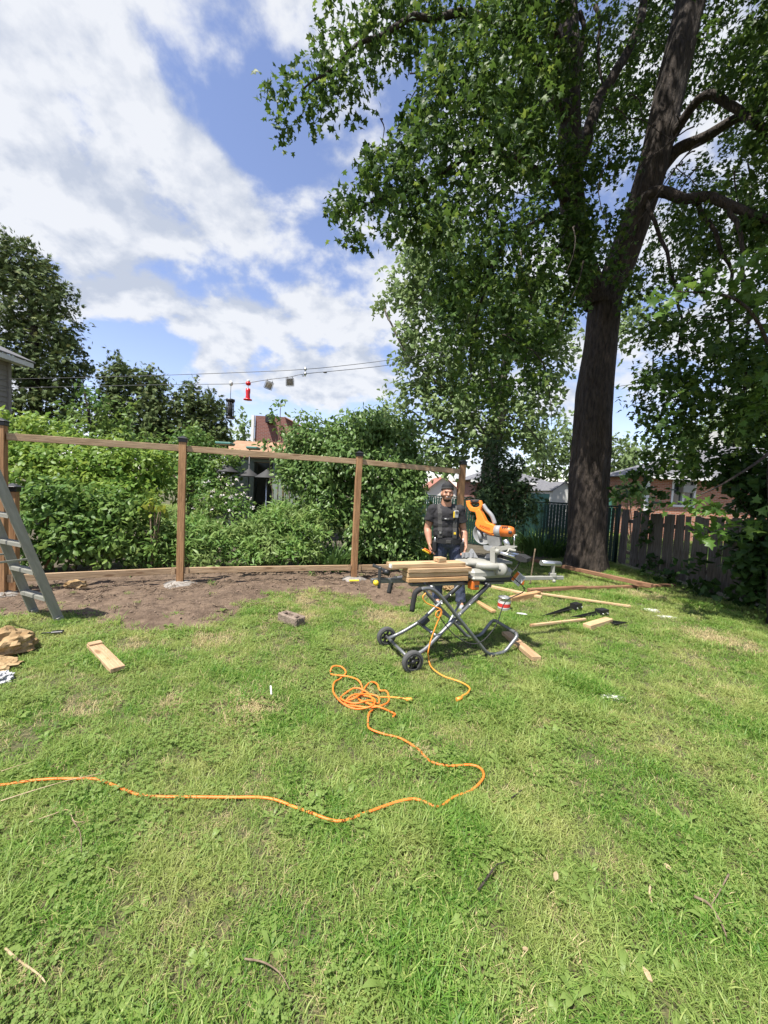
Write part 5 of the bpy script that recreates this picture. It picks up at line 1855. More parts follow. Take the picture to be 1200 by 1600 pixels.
# scissor frame A: handles, long legs and the kicked-up foot hoop, one bent tube
path = [S(.03, nr, .69), S(.10, nr, .735), S(.20, nr, .735), S(.30, nr, .66), S(.90, nr, .018), S(1.10, nr, .018), S(1.27, nr, .19), S(1.30, fr, .20), S(1.13, fr, .018), S(.97, fr, .018), S(.30, fr, .66), S(.20, fr, .735), S(.06, fr, .735), S(-.01, fr, .70)]
fa = MB().tube(rounded(path), TR, 12).build('scissor_frame', 'tube_grey', stand)
for v_, u0 in ((nr, .03), (fr, -.01)):
    pts = [S(u0 - .02, v_, .53 if v_ < 0 else .58), S(u0 - .005, v_, .66), S(u0 + .012, v_, .71), S(u0 + .06, v_, .733)]
    MB().tube(subdiv(pts, 4), .0235, 12).build('grip', 'rubber', fa)
# scissor frame B: wheel legs
ni, fi = -.165, .185
for v_, vw in ((ni, -.235), (fi, .245)):
    mb = MB()
    pts = [S(.0, vw, .10), S(.16, vw * .98, .16), S(.34, v_ * 1.1, .27), S(.88, v_, .72)]
    leg = mb.tube(rounded(pts), TR, 12).build('wheel_leg', 'tube_grey', stand)
    MB().tube([S(.60, v_, .4867), S(.885, v_, .7242)], TR + .004, 12).build('sleeve', 'tube_dark', leg)
    for t in (.56, .66):
        MB().cyl(S(t, v_ - .03, .27 + (t - .34) * .833), S(t, v_ + .03, .27 + (t - .34) * .833), .009, n=8).build('pin', 'steel', leg)
MB().tube([S(0, -.285, .10), S(0, .285, .10)], TR * .85, 12).build('axle', 'tube_grey', stand)
MB().tube([S(.31, ni * 1.12, .255), S(.31, fi * 1.12, .255)], TR * .9, 12).build('cross_tube', 'tube_grey', stand)
MB().box(S(.33, .12, .30), (.10, .08, .05), axes(S(0, 0, 0), S(1, 0, .8)), .006).build('latch', 'tube_dark', stand)
MB().tube([S(.55, nr, .365), S(.55, fr, .365)], TR * .8, 10).build('pivot_tube', 'tube_grey', stand)
MB().tube([S(.88, ni - .03, .72), S(.88, fi + .03, .72)], TR, 10).build('cross_tube', 'tube_dark', stand)
MB().tube([S(.22, nr, .735), S(.22, fr, .735)], TR, 10).build('cross_tube', 'tube_grey', stand)
MB().tube([S(.44, ni, .36), S(.70, .02, .52)], .012, 10).build('gas_strut', 'tube_silver', stand)
MB().tube([S(.30, ni, .20), S(.44, ni, .36)], .018, 10).build('strut_body', 'tube_dark', stand)
for k, v_ in enumerate((nr, fr)):
    MB().box(S(.92, v_, .012), (.10, .05, .022), axes(S(0, 0, 0), S(1, 0, 0)), .005).build('foot_pad', 'rubber', stand)
# wheels
for v_ in (-.305, .305):
    c = S(0, v_, .10)
    sg = -1 if v_ < 0 else 1
    wh = MB().lathe([(.062, -.022), (.070, -.022), (.096, -.022), (.101, -.016), (.102, 0), (.101, .016), (.096, .022), (.070, .022), (.062, .022), (.062, -.022)], c, 32, SV).build('wheel', 'tread', stand)
    MB().lathe([(.062, -.018), (.076, -.024), (.080, -.0235), (.080, .0235), (.076, .024), (.062, .018), (.062, -.018)], c, 32, SV).build('rim', 'black_plastic', wh)
    MB().lathe([(0, -.03), (.018, -.03), (.024, -.022), (.024, .022), (.018, .03), (0, .03)], c, 20, SV).build('hub', 'black_plastic', wh)
    for k in range(6):
        a = 6.283 * k / 6 + .2
        d = SU * math.cos(a) + Vector((0, 0, 1)) * math.sin(a)
        MB().box(c + d * .043, (.05, .016, .03), Matrix((d, d.cross(SV), SV)).transposed().to_4x4(), .003).build('spoke', 'black_plastic', wh)
# long beam and sliding arms
BZ = lambda u: .795 - .026 * (u + .3)
MB().box((0, 0, 0), (1.25, .06, .05), ch=.006).build('beam', 'tube_dark', stand, axes(S(.22, 0, BZ(.22) - .03), S(1.38, 0, BZ(1.38) - .03)))
MB().box((0, 0, 0), (1.1, .07, .028), ch=.006).build('beam_face', 'tube_grey', stand, axes(S(.22, -.04, BZ(.3) - .05), S(1.0, -.04, BZ(1.0) - .05)))
for (u0, u1, m_) in ((-.32, .24, 'tube_grey'), (1.36, 2.06, 'saw_cream')):
    MB().box((0, 0, 0), (u1 - u0, .045, .042), ch=.005).build('sliding_arm', m_, stand, axes(S(u0, 0, BZ(u0) - .022), S(u1, 0, BZ(u1) - .022)))
# left end work support
sup = MB().box((0, 0, 0), (.03, .05, .20), ch=.005).build('support_post', 'tube_dark', stand, Matrix.Translation(S(-.25, -.03, .81)))
MB().box((0, 0, 0), (.12, .05, .022), ch=.004).build('support_plate', 'tube_dark', sup, Matrix.Translation(S(-.26, -.02, .90)) @ Matrix.Rotation(.35, 4, 'Y'))
MB().cyl(S(-.22, -.05, .87), S(-.18, -.09, .86), .028, n=14).build('knob', 'black_plastic', sup)
MB().ball(S(-.29, -.05, .765), .026, 12, 8).build('knob', 'yellow', sup)
# right end roller support
u_ = 1.90
sup = MB().box((0, 0, 0), (.03, .05, .13), ch=.005).build('support_post', 'saw_cream', stand, Matrix.Translation(S(u_, 0, BZ(u_) + .06)))
MB().box((0, 0, 0), (.07, .055, .05), ch=.005).build('support_foot', 'saw_cream', sup, Matrix.Translation(S(u_, 0, BZ(u_) + .01)))
MB().tube([S(1.72, .0, BZ(u_) + .155), S(2.0, .0, BZ(u_) + .135)], .030, 16).build('roller', 'tube_silver', sup)
MB().tube([S(2.0, .0, BZ(u_) + .135), S(2.012, .0, BZ(u_) + .134)], .026, 16).build('roller_cap', 'rubber', sup)
MB().ball(S(1.9, -.03, BZ(u_) - .055), .02, 10, 8).build('knob', 'saw_cream', sup)
# saw mounting bracket with release lever
mnt = MB().box((0, 0, 0), (.085, .09, .09), ch=.008).build('mount_bracket', 'orange_dark', stand, axes(S(.67, -.14, BZ(.6) - .045), S(.77, -.14, BZ(.7) - .045)))
MB().box((0, 0, 0), (.16, .10, .035), ch=.014).build('release_lever', 'saw_cream', mnt, axes(S(.67, -.15, BZ(.6) + .024), S(.83, -.15, BZ(.7) + .016)))
MB().box((0, 0, 0), (.05, .004, .02)).build('slot', 'saw_dark', mnt, axes(S(.70, -.188, BZ(.6) - .05), S(.75, -.188, BZ(.7) - .05)))
for v_ in (-.1, .1):
    MB().box((0, 0, 0), (.66, .05, .03), ch=.004).build('mount_rail', 'tube_dark', stand, axes(S(.66, v_, BZ(.7) - .005), S(1.32, v_, BZ(1.3) - .002)))
MB().box((0, 0, 0), (.06, .10, .06), ch=.006).build('mount_bracket', 'orange_dark', stand, axes(S(1.30, -.1, BZ(1.3) - .03), S(1.36, -.1, BZ(1.3) - .03)))

# boards stacked on the left arm
ST = .785
stack = [(-.03, .62, -.12, 'treated_wood', 'board at the bottom of the stack on the saw stand', .04),
         (-.03, .635, -.11, 'pale_wood', 'second board from the bottom of the stack on the saw stand', .04),
         (-.03, .655, -.12, 'new_wood', 'middle board of the stack on the saw stand', .04),
         (-.19, .60, -.10, 'pale_wood', 'long top board of the stack with a white end tag', .04)]
z = ST
for i, (u0, u1, v_, m_, lab, h) in enumerate(stack):
    a, b = S(u0, v_, z + h / 2 + .001), S(u1, v_ + .012 * (i % 2), z + h / 2 - .006 + .001)
    o = plank('board', a, b, .135, h, m_, ch=.004)
    tag(o, lab, 'lumber', 'boards stacked on the saw stand')
    if i == 3:
        MB().box((0, 0, 0), (.016, .04, .03), ch=.002).build('end_tag', 'paper', o, axes(S(u0 - .012, v_ - .045, z + h / 2), S(u0, v_ - .045, z + h / 2)))
    z += h + .004
a, b = S(.30, -.10, z + .018), S(.39, -.09, z + .018)
tag(plank('wood_block', a, b, .09, .04, 'pale_wood', ch=.004), 'small wood block on top of the board stack', 'lumber', 'boards stacked on the saw stand')

# ================================================================== MITRE SAW
saw = thing('mitre_saw', 'orange and grey sliding mitre saw clamped on the stand', 'mitre saw', S(.97, 0, BZ(.97) + .01))
SO = S(.97, -.02, 0)
HD = Vector((.80, -.60, 0))              # front to back of the saw head
HN = Vector((-.60, -.80, 0))             # towards the viewer side


def H(x, y, off=0.0):
    """point of the head plane shown at detail coordinates"""
    return PL(720 + x * .15, 770 + y * .15, SO, HN) + HN * off


base_z = BZ(.97) + .013
mb = MB()
bc = S(.95, 0, base_z)
mb.box(bc + Vector((0, 0, .05)), (.52, .30, .10), axes(S(0, 0, 0), S(1, 0, 0)), .03)
mb.build('base', 'saw_cream', saw)
MB().lathe([(0, .0), (.185, .0), (.20, .012), (.20, .045), (.185, .062), (0, .064)], bc + Vector((0, 0, .098)), 36).build('turntable', 'saw_cream', saw)
for u0, u1 in ((.66, .80), (1.10, 1.24)):
    MB().box((0, 0, 0), (u1 - u0, .22, .03), ch=.008).build('table_wing', 'saw_cream', saw, axes(S(u0, .02, base_z + .145), S(u1, .02, base_z + .145)))
MB().tube([H(20, 742, .10), H(180, 752, .12), H(320, 772, .12)], .040, 20).build('table_arm', 'saw_cream', saw)
MB().tube([H(30, 795, .09), H(180, 812, .10), H(320, 828, .10)], .034, 18).build('base_rib', 'saw_cream', saw)
# fences
for pts, nm in (([(0, 680), (0, 625), (70, 625), (95, 585), (110, 590), (165, 678)], 'fence_plate'), ([(238, 682), (262, 640), (335, 628), (335, 682)], 'fence_plate')):
    f_ = MB().prism([H(*q, -.03) for q in pts], HN, .016).build(nm, 'saw_grey', saw)
    if len(pts) == 6:
        for xx in (25, 70, 115):
            MB().box(H(xx, 648, -.018), (.012, .02, .05), axes(S(0, 0, 0), S(1, 0, 0))).build('rib', 'saw_grey', f_)
# pivot wheel and post
pw = MB().lathe([(0, -.03), (.055, -.03), (.064, -.022), (.064, .022), (.058, .03), (0, .03)], H(440, 790, .06), 32, HN).build('bevel_pivot', 'saw_cream', saw)
MB().lathe([(0, 0), (.010, 0), (.010, .006), (0, .006)], H(440, 790, .09), 12, HN).build('pivot_bolt', 'saw_dark', pw)
MB().prism([H(*q, .05) for q in ((335, 575), (350, 560), (385, 562), (385, 840), (335, 830))], HN, .06).build('pivot_post', 'saw_cream', saw)
MB().prism([H(*q, .02) for q in ((340, 565), (350, 555), (560, 548), (585, 560), (580, 575), (500, 585), (440, 600), (385, 598))], HN, .07).build('rail_bracket', 'saw_cream', saw)
MB().tube(subdiv([H(530, 578, .07), H(570, 590, .09), H(606, 594, .09)], 4), .012, 8).build('lock_lever', 'saw_cream', saw)
MB().tube(subdiv([H(530, 575, .07), H(525, 600, .09), H(512, 615, .09)], 4), .010, 8).build('lock_lever', 'saw_cream', saw)
for k, o_ in enumerate((.055, -.04)):
    MB().tube([H(375, 600 - k * 8, o_), H(600, 668 - k * 8, o_)], .018, 14).build('slide_rail', 'steel', saw)
MB().tube([H(375, 600, .055), H(425, 612, .055)], .027, 14).build('rail_bushing', 'saw_cream', saw)
MB().prism([H(*q, .01) for q in ((595, 640), (650, 645), (715, 680), (710, 715), (650, 710), (600, 690))], HN, .14).build('rail_end_cap', 'rubber', saw)
# head
hd = MB().prism([H(*q) for q in ((165, 195), (205, 165), (225, 200), (268, 290), (290, 312), (345, 328), (375, 355), (382, 395), (366, 445), (320, 440), (255, 408), (200, 380), (168, 345), (165, 315), (180, 270))], HN, .085)
head = hd.build('saw_arm', 'orange', saw)
bvm = head.modifiers.new('bevel', 'BEVEL')
bvm.width = .008
bvm.segments = 2
# D handle: a thick closed loop
def ring(outer, inner, thick):
    n = len(outer)
    vs = [q + HN * thick / 2 for q in outer] + [q + HN * thick / 2 for q in inner] + [q - HN * thick / 2 for q in outer] + [q - HN * thick / 2 for q in inner]
    fs = []
    for i in range(n):
        j = (i + 1) % n
        fs += [[i, j, n + j, n + i], [2 * n + i, 3 * n + i, 3 * n + j, 2 * n + j], [i, 2 * n + i, 2 * n + j, j], [n + i, n + j, 3 * n + j, 3 * n + i]]
    return MB().add(vs, fs)


hnd = ring([H(*q) for q in ((58, 84), (140, 78), (214, 80), (230, 128), (212, 178), (165, 205), (104, 192), (70, 140))],
           [H(*q) for q in ((104, 108), (140, 104), (196, 106), (203, 126), (192, 146), (160, 152), (126, 150), (112, 132))], .045).build('handle', 'orange', head)
bv2 = hnd.modifiers.new('bevel', 'BEVEL')
bv2.width = .007
bv2.segments = 2
MB().tube([H(108, 92), H(198, 91)], .0245, 12).build('handle_grip', 'rubber', head)
# raised plate and lettering on the arm
pl_ = MB().prism([H(*q, .044) for q in ((176, 300), (190, 292), (300, 320), (350, 338), (368, 372), (358, 412), (330, 420), (250, 392), (195, 360), (178, 335))], HN, .012).build('badge_plate', 'orange', head)
cu = bpy.data.curves.new('badge_text', 'FONT')
cu.body = 'RIDGID'
cu.size = .036
cu.extrude = .0025
cu.align_x = 'CENTER'
cu.align_y = 'CENTER'
tmp = bpy.data.objects.new('badge_text', cu)
COL.objects.link(tmp)
bpy.context.view_layer.update()
tme = bpy.data.meshes.new_from_object(tmp.evaluated_get(bpy.context.evaluated_depsgraph_get()))
bpy.data.objects.remove(tmp)
tme.materials.append(MATS['orange_dark'])
tx = (H(335, 382) - H(205, 340)).normalized()
ty_ = HN.cross(tx).normalized()
if ty_.z < 0:
    ty_ = -ty_
Mt = Matrix((tx, ty_, HN)).transposed().to_4x4()
Mt.translation = H(270, 358, .052)
link(bpy.data.objects.new('badge_text', tme), pl_, Mt @ Matrix.Scale(1.0, 4))
# blade, guards
bcn = H(238, 430, -.035)
r_b = (H(340, 430) - H(238, 430)).length
MB().lathe([(0, -.001), (r_b * .93, -.001), (r_b * .96, 0), (r_b * .93, .001), (0, .001)], bcn, 48, HN).build('blade', 'steel', saw)
mat('guard_grey', (.15, .15, .145), .35, col2=(.22, .22, .21), nscale=12)
gc_ = H(242, 425, -.01)
rg = r_b * 1.08
guard = MB().lathe([(0, .012), (rg * .55, .012), (rg * .80, .016), (rg * .86, .030), (rg * .98, .030), (rg, .02), (rg, -.025), (0, -.025)], gc_, 44, HN).build('blade_guard', 'guard_grey', saw)
MB().lathe([(rg * .90, .0315), (rg * .93, .036), (rg * .99, .034), (rg * 1.005, .02)], gc_, 44, HN).build('guard_rim', 'saw_grey', guard)
MB().tube([gc_ + HN * .02 - HD * rg * .5 + Vector((0, 0, .03)), gc_ + HN * .03 - HD * rg * .2 - Vector((0, 0, .06))], .02, 10).build('guard_link', 'saw_grey', guard)
MB().lathe([(0, .0), (.028, 0), (.028, .015), (0, .015)], bcn + HN * .022, 18, HN).build('arbor_cap', 'steel', saw)
MB().prism([H(*q, .02) for q in ((290, 440), (420, 460), (430, 540), (380, 568), (330, 560), (300, 520))], HN, .06).build('lower_arm', 'guard_grey', saw)
MB().prism([H(*q, .03) for q in ((255, 545), (345, 548), (350, 590), (300, 600), (262, 580))], HN, .05).build('arm_knuckle', 'saw_grey', saw)
MB().tube(subdiv([H(225, 125, -.02), H(262, 180, -.02), H(315, 240, -.02), H(348, 325, -.02)], 5), .022, 12).build('dust_chute', 'saw_grey', saw)
MB().tube([H(470, 485, .02), H(500, 560, .02)], .028, 16).build('dust_port', 'tube_silver', saw)
# motor
mo = MB().tube([H(366, 395, .01), H(430, 398, .015)], .057, 24).build('motor_collar', 'saw_grey', saw)
MB().tube([H(430, 398, .015), H(520, 403, .02), H(550, 405, .02), H(566, 406, .02)], [.057, .055, .046, .026], 24).build('motor_housing', 'orange_dark', mo)
for k in range(3):
    MB().box(H(460 + 22 * k, 362, .06), (.012, .012, .03), axes(S(0, 0, 0), S(1, 0, 0))).build('vent', 'saw_dark', mo)
MB().lathe([(0, -.012), (.018, -.012), (.018, .012), (0, .012)], H(538, 408, .062), 14, HN).build('brush_cap', 'saw_dark', mo)
MB().tube([H(570, 440, .03), H(565, 550, .03)], .006, 6).build('depth_rod', 'steel', saw)
MB().tube([H(555, 442, .03), H(595, 440, .03)], .009, 8).build('depth_knob', 'saw_cream', saw)

# power cord with tag
k0 = H(640, 690, .05)
cord = [k0, H(600, 770, .06), H(560, 850, .08), S(1.30, -.22, .66), PL(790, 940, S(1.0, -.25, 0), SV), PL(776, 975, S(.9, -.26, 0), SV), PL(757, 999, S(.8, -.27, 0), SV), PL(738, 1006, S(.7, -.27, 0), SV), PL(712, 994, S(.6, -.26, 0), SV), PL(690, 968, S(.5, -.25, 0), SV), PL(685, 955, S(.45, -.25, 0), SV)]
pc = MB().tube(subdiv(cord, 5), .0055, 6).build('power_cord', 'rubber', saw)
tg = [PL(720 + x * .15, 770 + y * .15, S(1.28, -.25, 0), HN) for x, y in ((595, 815), (680, 885), (600, 978), (518, 905))]
tgo = MB().prism(tg, HN, .002).build('warning_tag', 'paper', saw)
ax, ay = (tg[1] - tg[0]), (tg[3] - tg[0])


def TG(a, b, o_=.002):
    return tg[0] + ax * a + ay * b + HN * o_


MB().prism([TG(.0, .06), TG(.3, .06), TG(.3, .94), TG(.0, .94)], HN, .002).build('tag_header', 'orange_dark', tgo)
for k in range(6):
    a = .40 + k * .09
    MB().prism([TG(a, .1), TG(a + .045, .1), TG(a + .045, .55 + .33 * ((k * 7) % 3) / 2), TG(a, .55 + .33 * ((k * 7) % 3) / 2)], HN, .002).build('tag_print', 'grey_print', tgo)

# ================================================================== EXTENSION CORDS
def gpath(px, zz=.03):
    return [G(x, y) + Vector((0, 0, zz)) for x, y in px]


c6 = lambda x, y: (500 + x * .2167, 1030 + y * .2167)
run = [(-40, 1235), (0, 1231), (60, 1226), (140, 1222), (175, 1231), (220, 1247), (300, 1251), (360, 1252), (420, 1252), (470, 1270), (525, 1290), (570, 1278), (620, 1261), (650, 1257), (684, 1268), (708, 1252), (738, 1240), (755, 1222), (750, 1208), (732, 1202), (700, 1203),
       (672, 1195), (652, 1175), (625, 1158), (600, 1152), (580, 1145)]
run += [c6(*q) for q in ((345, 500), (350, 450), (380, 380), (375, 320), (330, 270), (250, 250), (165, 280), (155, 320), (250, 360), (350, 350), (420, 340), (415, 300), (330, 290), (230, 310), (180, 340), (260, 370), (360, 390), (450, 380), (495, 320), (480, 265), (430, 265), (410, 230), (370, 182), (330, 220), (300, 280), (250, 330), (190, 320), (300, 290),
                         (390, 330), (370, 390), (260, 380), (160, 345), (95, 280), (100, 220), (140, 165), (185, 125), (150, 90), (90, 95), (75, 120), (120, 145), (215, 165), (280, 200), (305, 240), (270, 310), (340, 360), (440, 400), (520, 405), (540, 430), (525, 455))]
pts = []
for i, (x, y) in enumerate(run):
    z = .022
    if i > 26:
        z = .022 + .011 * ((i * 5) % 4)
    pts.append(G(x, y, 0) + Vector((0, 0, z)))
q = subdiv(pts, 6)
q = [p + Vector((0, 0, .012 * noise.noise(p * 4))) for p in q]
lc = thing('extension_cord', 'orange extension cord snaking across the lawn into a tangled coil', 'cord', (G(555, 1105).x, G(555, 1105).y, 0))
MB().tube(q, .0065, 8).build('cable', 'cord_orange', lc)
tl = [c6(*a) for a in ((430, 300), (490, 300), (560, 305), (640, 318))]
MB().tube(subdiv([G(*a) + Vector((0, 0, .03)) for a in tl], 5), .006, 8).build('cable_tail', 'cord_yellow', lc)
e0 = G(*c6(640, 318)) + Vector((0, 0, .03))
MB().box(e0, (.05, .024, .024), ch=.006).build('plug', 'cord_yellow', lc)

c4 = lambda x, y: (570 + x * .2167, 870 + y * .2167)
vp = S(0, nr - .045, 0)
hang = [PL(*c4(*a), vp, SV) for a in ((440, 262), (418, 290), (440, 330), (500, 358), (548, 380), (552, 415), (530, 438), (512, 425), (520, 395), (550, 385), (540, 430), (520, 480), (490, 560), (468, 630), (455, 700))]
hang += [G(*a) + Vector((0, 0, .05)) for a in ((669, 1034), (673, 1050), (690, 1064), (706, 1070), (722, 1076), (733, 1084), (730, 1092), (721, 1097))]
sc2 = thing('extension_cord', 'yellow orange cord knotted on the saw stand and trailing onto grass', 'cord', (G(690, 1064).x, G(690, 1064).y, 0))
MB().tube(subdiv(hang, 5), .006, 8).build('cable', 'cord_yellow', sc2)
MB().tube([G(721, 1097) + Vector((0, 0, .035)), G(713, 1099) + Vector((0, 0, .03))], .014, 8).build('plug', 'cord_yellow', sc2)

# ================================================================== THE MAN
def fuse(mb, voxel, smooth=6, name='fused', target=None):
    me = mb.mesh(name)
    ob_ = bpy.data.objects.new('tmp', me)
    COL.objects.link(ob_)
    r_ = ob_.modifiers.new('r', 'REMESH')
    r_.mode = 'VOXEL'
    r_.voxel_size = voxel
    s_ = ob_.modifiers.new('s', 'SMOOTH')
    s_.factor = .5
    s_.iterations = smooth
    if target:
        d_ = ob_.modifiers.new('d', 'DECIMATE')
        d_.ratio = target
    bpy.context.view_layer.update()
    out = bpy.data.meshes.new_from_object(ob_.evaluated_get(bpy.context.evaluated_depsgraph_get()))
    bpy.data.objects.remove(ob_)
    out.polygons.foreach_set('use_smooth', np.ones(len(out.polygons), bool))
    out.name = name
    return out


def cap(mb, p0, p1, r0, r1, n=14):
    p0, p1 = Vector(p0), Vector(p1)
    mb.tube([p0, p1], [r0, r1], n)
    mb.ball(p0, r0, n, 8)
    mb.ball(p1, r1, n, 8)


MO = Vector((.935, 5.42, 0))
man = thing('person', 'smiling man in black t-shirt, cap and tool harness standing behind the saw stand', 'person', MO)
hx = -.068                                  # head x
SHL, SHR = Vector((-.245, .02, 1.375)), Vector((.125, .02, 1.385))
ELL, ELR = Vector((-.305, .05, 1.105)), Vector((.205, .05, 1.105))
WRL, WRR = Vector((-.275, -.06, .905)), Vector((.222, -.07, .915))
HIPL, HIPR = Vector((-.10, .02, .90)), Vector((.08, .02, .90))
KNL, KNR = Vector((-.11, .06, .50)), Vector((.16, -.02, .50))
ANL, ANR = Vector((-.10, .13, .09)), Vector((.215, -.02, .09))

mb = MB()
# head
mb.ball((hx, -.035, 1.625), (.076, .095, .105), 18, 14)
mb.ball((hx, -.055, 1.565), (.060, .070, .068), 16, 12)          # jaw
mb.ball((hx, -.095, 1.535), (.030, .026, .024), 12, 8)           # chin
cap(mb, (hx, -.128, 1.622), (hx, -.145, 1.592), .010, .015, 10)  # nose
mb.ball((hx - .012, -.134, 1.590), .010, 8, 6).ball((hx + .012, -.134, 1.590), .010, 8, 6)
for s_ in (-1, 1):
    mb.ball((hx + s_ * .079, -.02, 1.605), (.012, .022, .033), 10, 8)   # ears
    mb.ball((hx + s_ * .045, -.098, 1.592), (.026, .026, .022), 10, 8)  # cheeks
mb.ball((hx, -.118, 1.645), (.055, .022, .014), 12, 6)           # brow
cap(mb, (hx, -.015, 1.545), (hx + .005, .015, 1.42), .066, .082)
# trunk under the clothes
mb.ball((-.06, .02, 1.30), (.155, .10, .16), 18, 12)
mb.ball((-.05, .02, 1.12), (.145, .10, .20), 18, 12)
mb.ball((-.01, .02, .95), (.15, .105, .13), 18, 12)
cap(mb, (-.20, .02, 1.375), (.08, .02, 1.385), .06, .06)
for hip, kn, an in ((HIPL, KNL, ANL), (HIPR, KNR, ANR)):
    cap(mb, hip, kn, .08, .055)
    cap(mb, kn, an, .052, .036)
    cap(mb, an, an + Vector((0, -.12, -.05)), .036, .03)
# arms and hands
for s_, sh, el, wr in ((-1, SHL, ELL, WRL), (1, SHR, ELR, WRR)):
    cap(mb, sh, sh.lerp(el, .45), .064, .060)
    cap(mb, sh.lerp(el, .45), el, .060, .048)
    cap(mb, el, el.lerp(wr, .3), .050, .053)
    cap(mb, el.lerp(wr, .3), wr, .053, .031)
    fd = Vector((s_ * -.12, -.35, -1)).normalized()              # down the hand
    wdv = Vector((s_ * .35, -.9, .25)).normalized()               # across the knuckles
    wdv = (wdv - fd * wdv.dot(fd)).normalized()
    pn = fd.cross(wdv)
    if pn.x * s_ > 0:
        pn = -pn                                                  # palm faces the body
    for k in range(4):                                            # palm and fingers
        o_ = wdv * (.030 - .020 * k)
        kn_ = wr + fd * (.085 - .004 * abs(k - 1.3)) + o_
        cap(mb, wr + fd * .01 + o_ * .6, kn_, .017, .0125, 10)
        L = (.040, .045, .042, .033)[k]
        a_ = kn_ + (fd * .92 + pn * .30).normalized() * L
        b_ = a_ + (fd * .72 + pn * .62).normalized() * L * .75
        c_ = b_ + (fd * .40 + pn * .85).normalized() * L * .55
        cap(mb, kn_, a_, .0105, .0098, 9); cap(mb, a_, b_, .0098, .009, 9); cap(mb, b_, c_, .009, .0078, 9)
    t0_ = wr + fd * .02 + wdv * .022
    t1_ = t0_ + (fd * .6 + wdv * .7 + pn * .3).normalized() * .042
    t2_ = t1_ + (fd * .9 + wdv * .2 + pn * .35).normalized() * .034
    t3_ = t2_ + (fd * .95 + pn * .4).normalized() * .024
    cap(mb, t0_, t1_, .016, .0125, 9); cap(mb, t1_, t2_, .0125, .0105, 9); cap(mb, t2_, t3_, .0105, .009, 9)
mb.v = [tuple(Vector(p) + MO) for p in mb.v]
bme = fuse(mb, .0055, 3, 'body', .35)
bme.materials.clear()
bme.materials.append(MATS['skin'])
body = link(bpy.data.objects.new('body', bme), man)


def clothing(name, build, m, voxel=.008, smooth=5, wrinkle=.004, fr=14, ratio=.5):
    mb = MB()
    build(mb)
    mb.v = [tuple(Vector(p) + MO) for p in mb.v]
    me = fuse(mb, voxel, smooth, name, ratio)
    for v_ in me.vertices:
        p = v_.co
        v_.co = p + v_.normal * wrinkle * (noise.noise(Vector((p.x * fr, p.y * fr, p.z * fr * 1.6))) + .6 * noise.noise(p * fr * 2.3))
    me.materials.clear()
    me.materials.append(MATS[m])
    return link(bpy.data.objects.new(name, me), man)


def shirt(mb):
    mb.ball((-.062, .015, 1.31), (.200, .134, .15), 20, 14)
    mb.ball((-.055, .01, 1.20), (.192, .140, .18), 20, 14)
    mb.ball((-.045, .005, 1.07), (.188, .145, .17), 20, 14)
    mb.ball((-.02, .01, .98), (.186, .143, .10), 20, 14)
    cap(mb, (-.215, .02, 1.385), (.095, .02, 1.392), .068, .068)
    cap(mb, (-.13, .01, 1.425), (.0, .01, 1.428), .048, .048)
    for sh, el in ((SHL, ELL), (SHR, ELR)):
        cap(mb, sh, sh.lerp(el, .30), .083, .083)
        mb.tube([sh.lerp(el, .2), sh.lerp(el, .60)], [.080, .088], 16)


def trousers(mb):
    mb.ball((-.01, .02, .93), (.188, .142, .11), 20, 14)
    for hip, kn, an in ((HIPL, KNL, ANL), (HIPR, KNR, ANR)):
        cap(mb, hip, kn, .105, .082)
        cap(mb, kn, an + Vector((0, 0, .06)), .082, .07)
        mb.tube([an + Vector((0, .0, .10)), an + Vector((0, .0, -.0))], [.07, .076], 16)


sh_o = clothing('t_shirt', shirt, 'shirt', wrinkle=.009, fr=12)
clothing('trousers', trousers, 'denim', wrinkle=.008, fr=12)
for an in (ANL, ANR):
    def boot(mb, an=an):
        cap(mb, an + Vector((0, .03, .03)), an + Vector((0, .02, -.04)), .05, .048)
        cap(mb, an + Vector((0, .03, -.045)), an + Vector((0, -.14, -.055)), .046, .042)
        mb.box(an + Vector((0, -.055, -.078)), (.095, .28, .024))
    clothing('boot', boot, 'boot', .008, 3, .002)

# face details
fo = MO
for s_ in (-1, 1):
    MB().ball(fo + Vector((hx + s_ * .032, -.118, 1.628)), (.0125, .008, .0055), 10, 6).build('eye', 'eye', body)
    MB().ball(fo + Vector((hx + s_ * .033, -.126, 1.646)), (.021, .007, .0045), 10, 6).build('eyebrow', 'hair', body)
MB().ball(fo + Vector((hx, -.122, 1.565)), (.034, .010, .0095), 14, 8).build('lips', 'lip', body)
MB().ball(fo + Vector((hx, -.127, 1.566)), (.028, .009, .0058), 14, 8).build('teeth', 'white_plastic', body)
# beard: a shell over jaw and chin, open round the mouth
mb = MB().ball((hx, -.052, 1.562), (.0635, .0745, .0715), 28, 20)
mb.ball((hx, -.096, 1.533), (.033, .0285, .026), 16, 10)
fs, ssm = [], []
for f_ in mb.f:
    c_ = sum((Vector(mb.v[i]) for i in f_), Vector()) / len(f_)
    mouth = abs(c_.x - hx) < .036 and c_.z > 1.538 and c_.y < -.08
    if c_.z < 1.532 or (abs(c_.x - hx) > .055 and c_.z < 1.59 and c_.y > -.085):
        if c_.y < .01 and not mouth:
            fs.append(f_); ssm.append(True)
mb.f, mb.s, mb.mi = fs, ssm, [0] * len(fs)
mb.v = [tuple(Vector(p) + MO) for p in mb.v]
MB_b = mb.build('beard', 'hair', body)
MB().ball(MO + Vector((hx, -.127, 1.581)), (.026, .006, .004), 12, 6).build('moustache', 'hair', body)
mb = MB().ball((hx, -.02, 1.60), (.079, .092, .09), 20, 14)
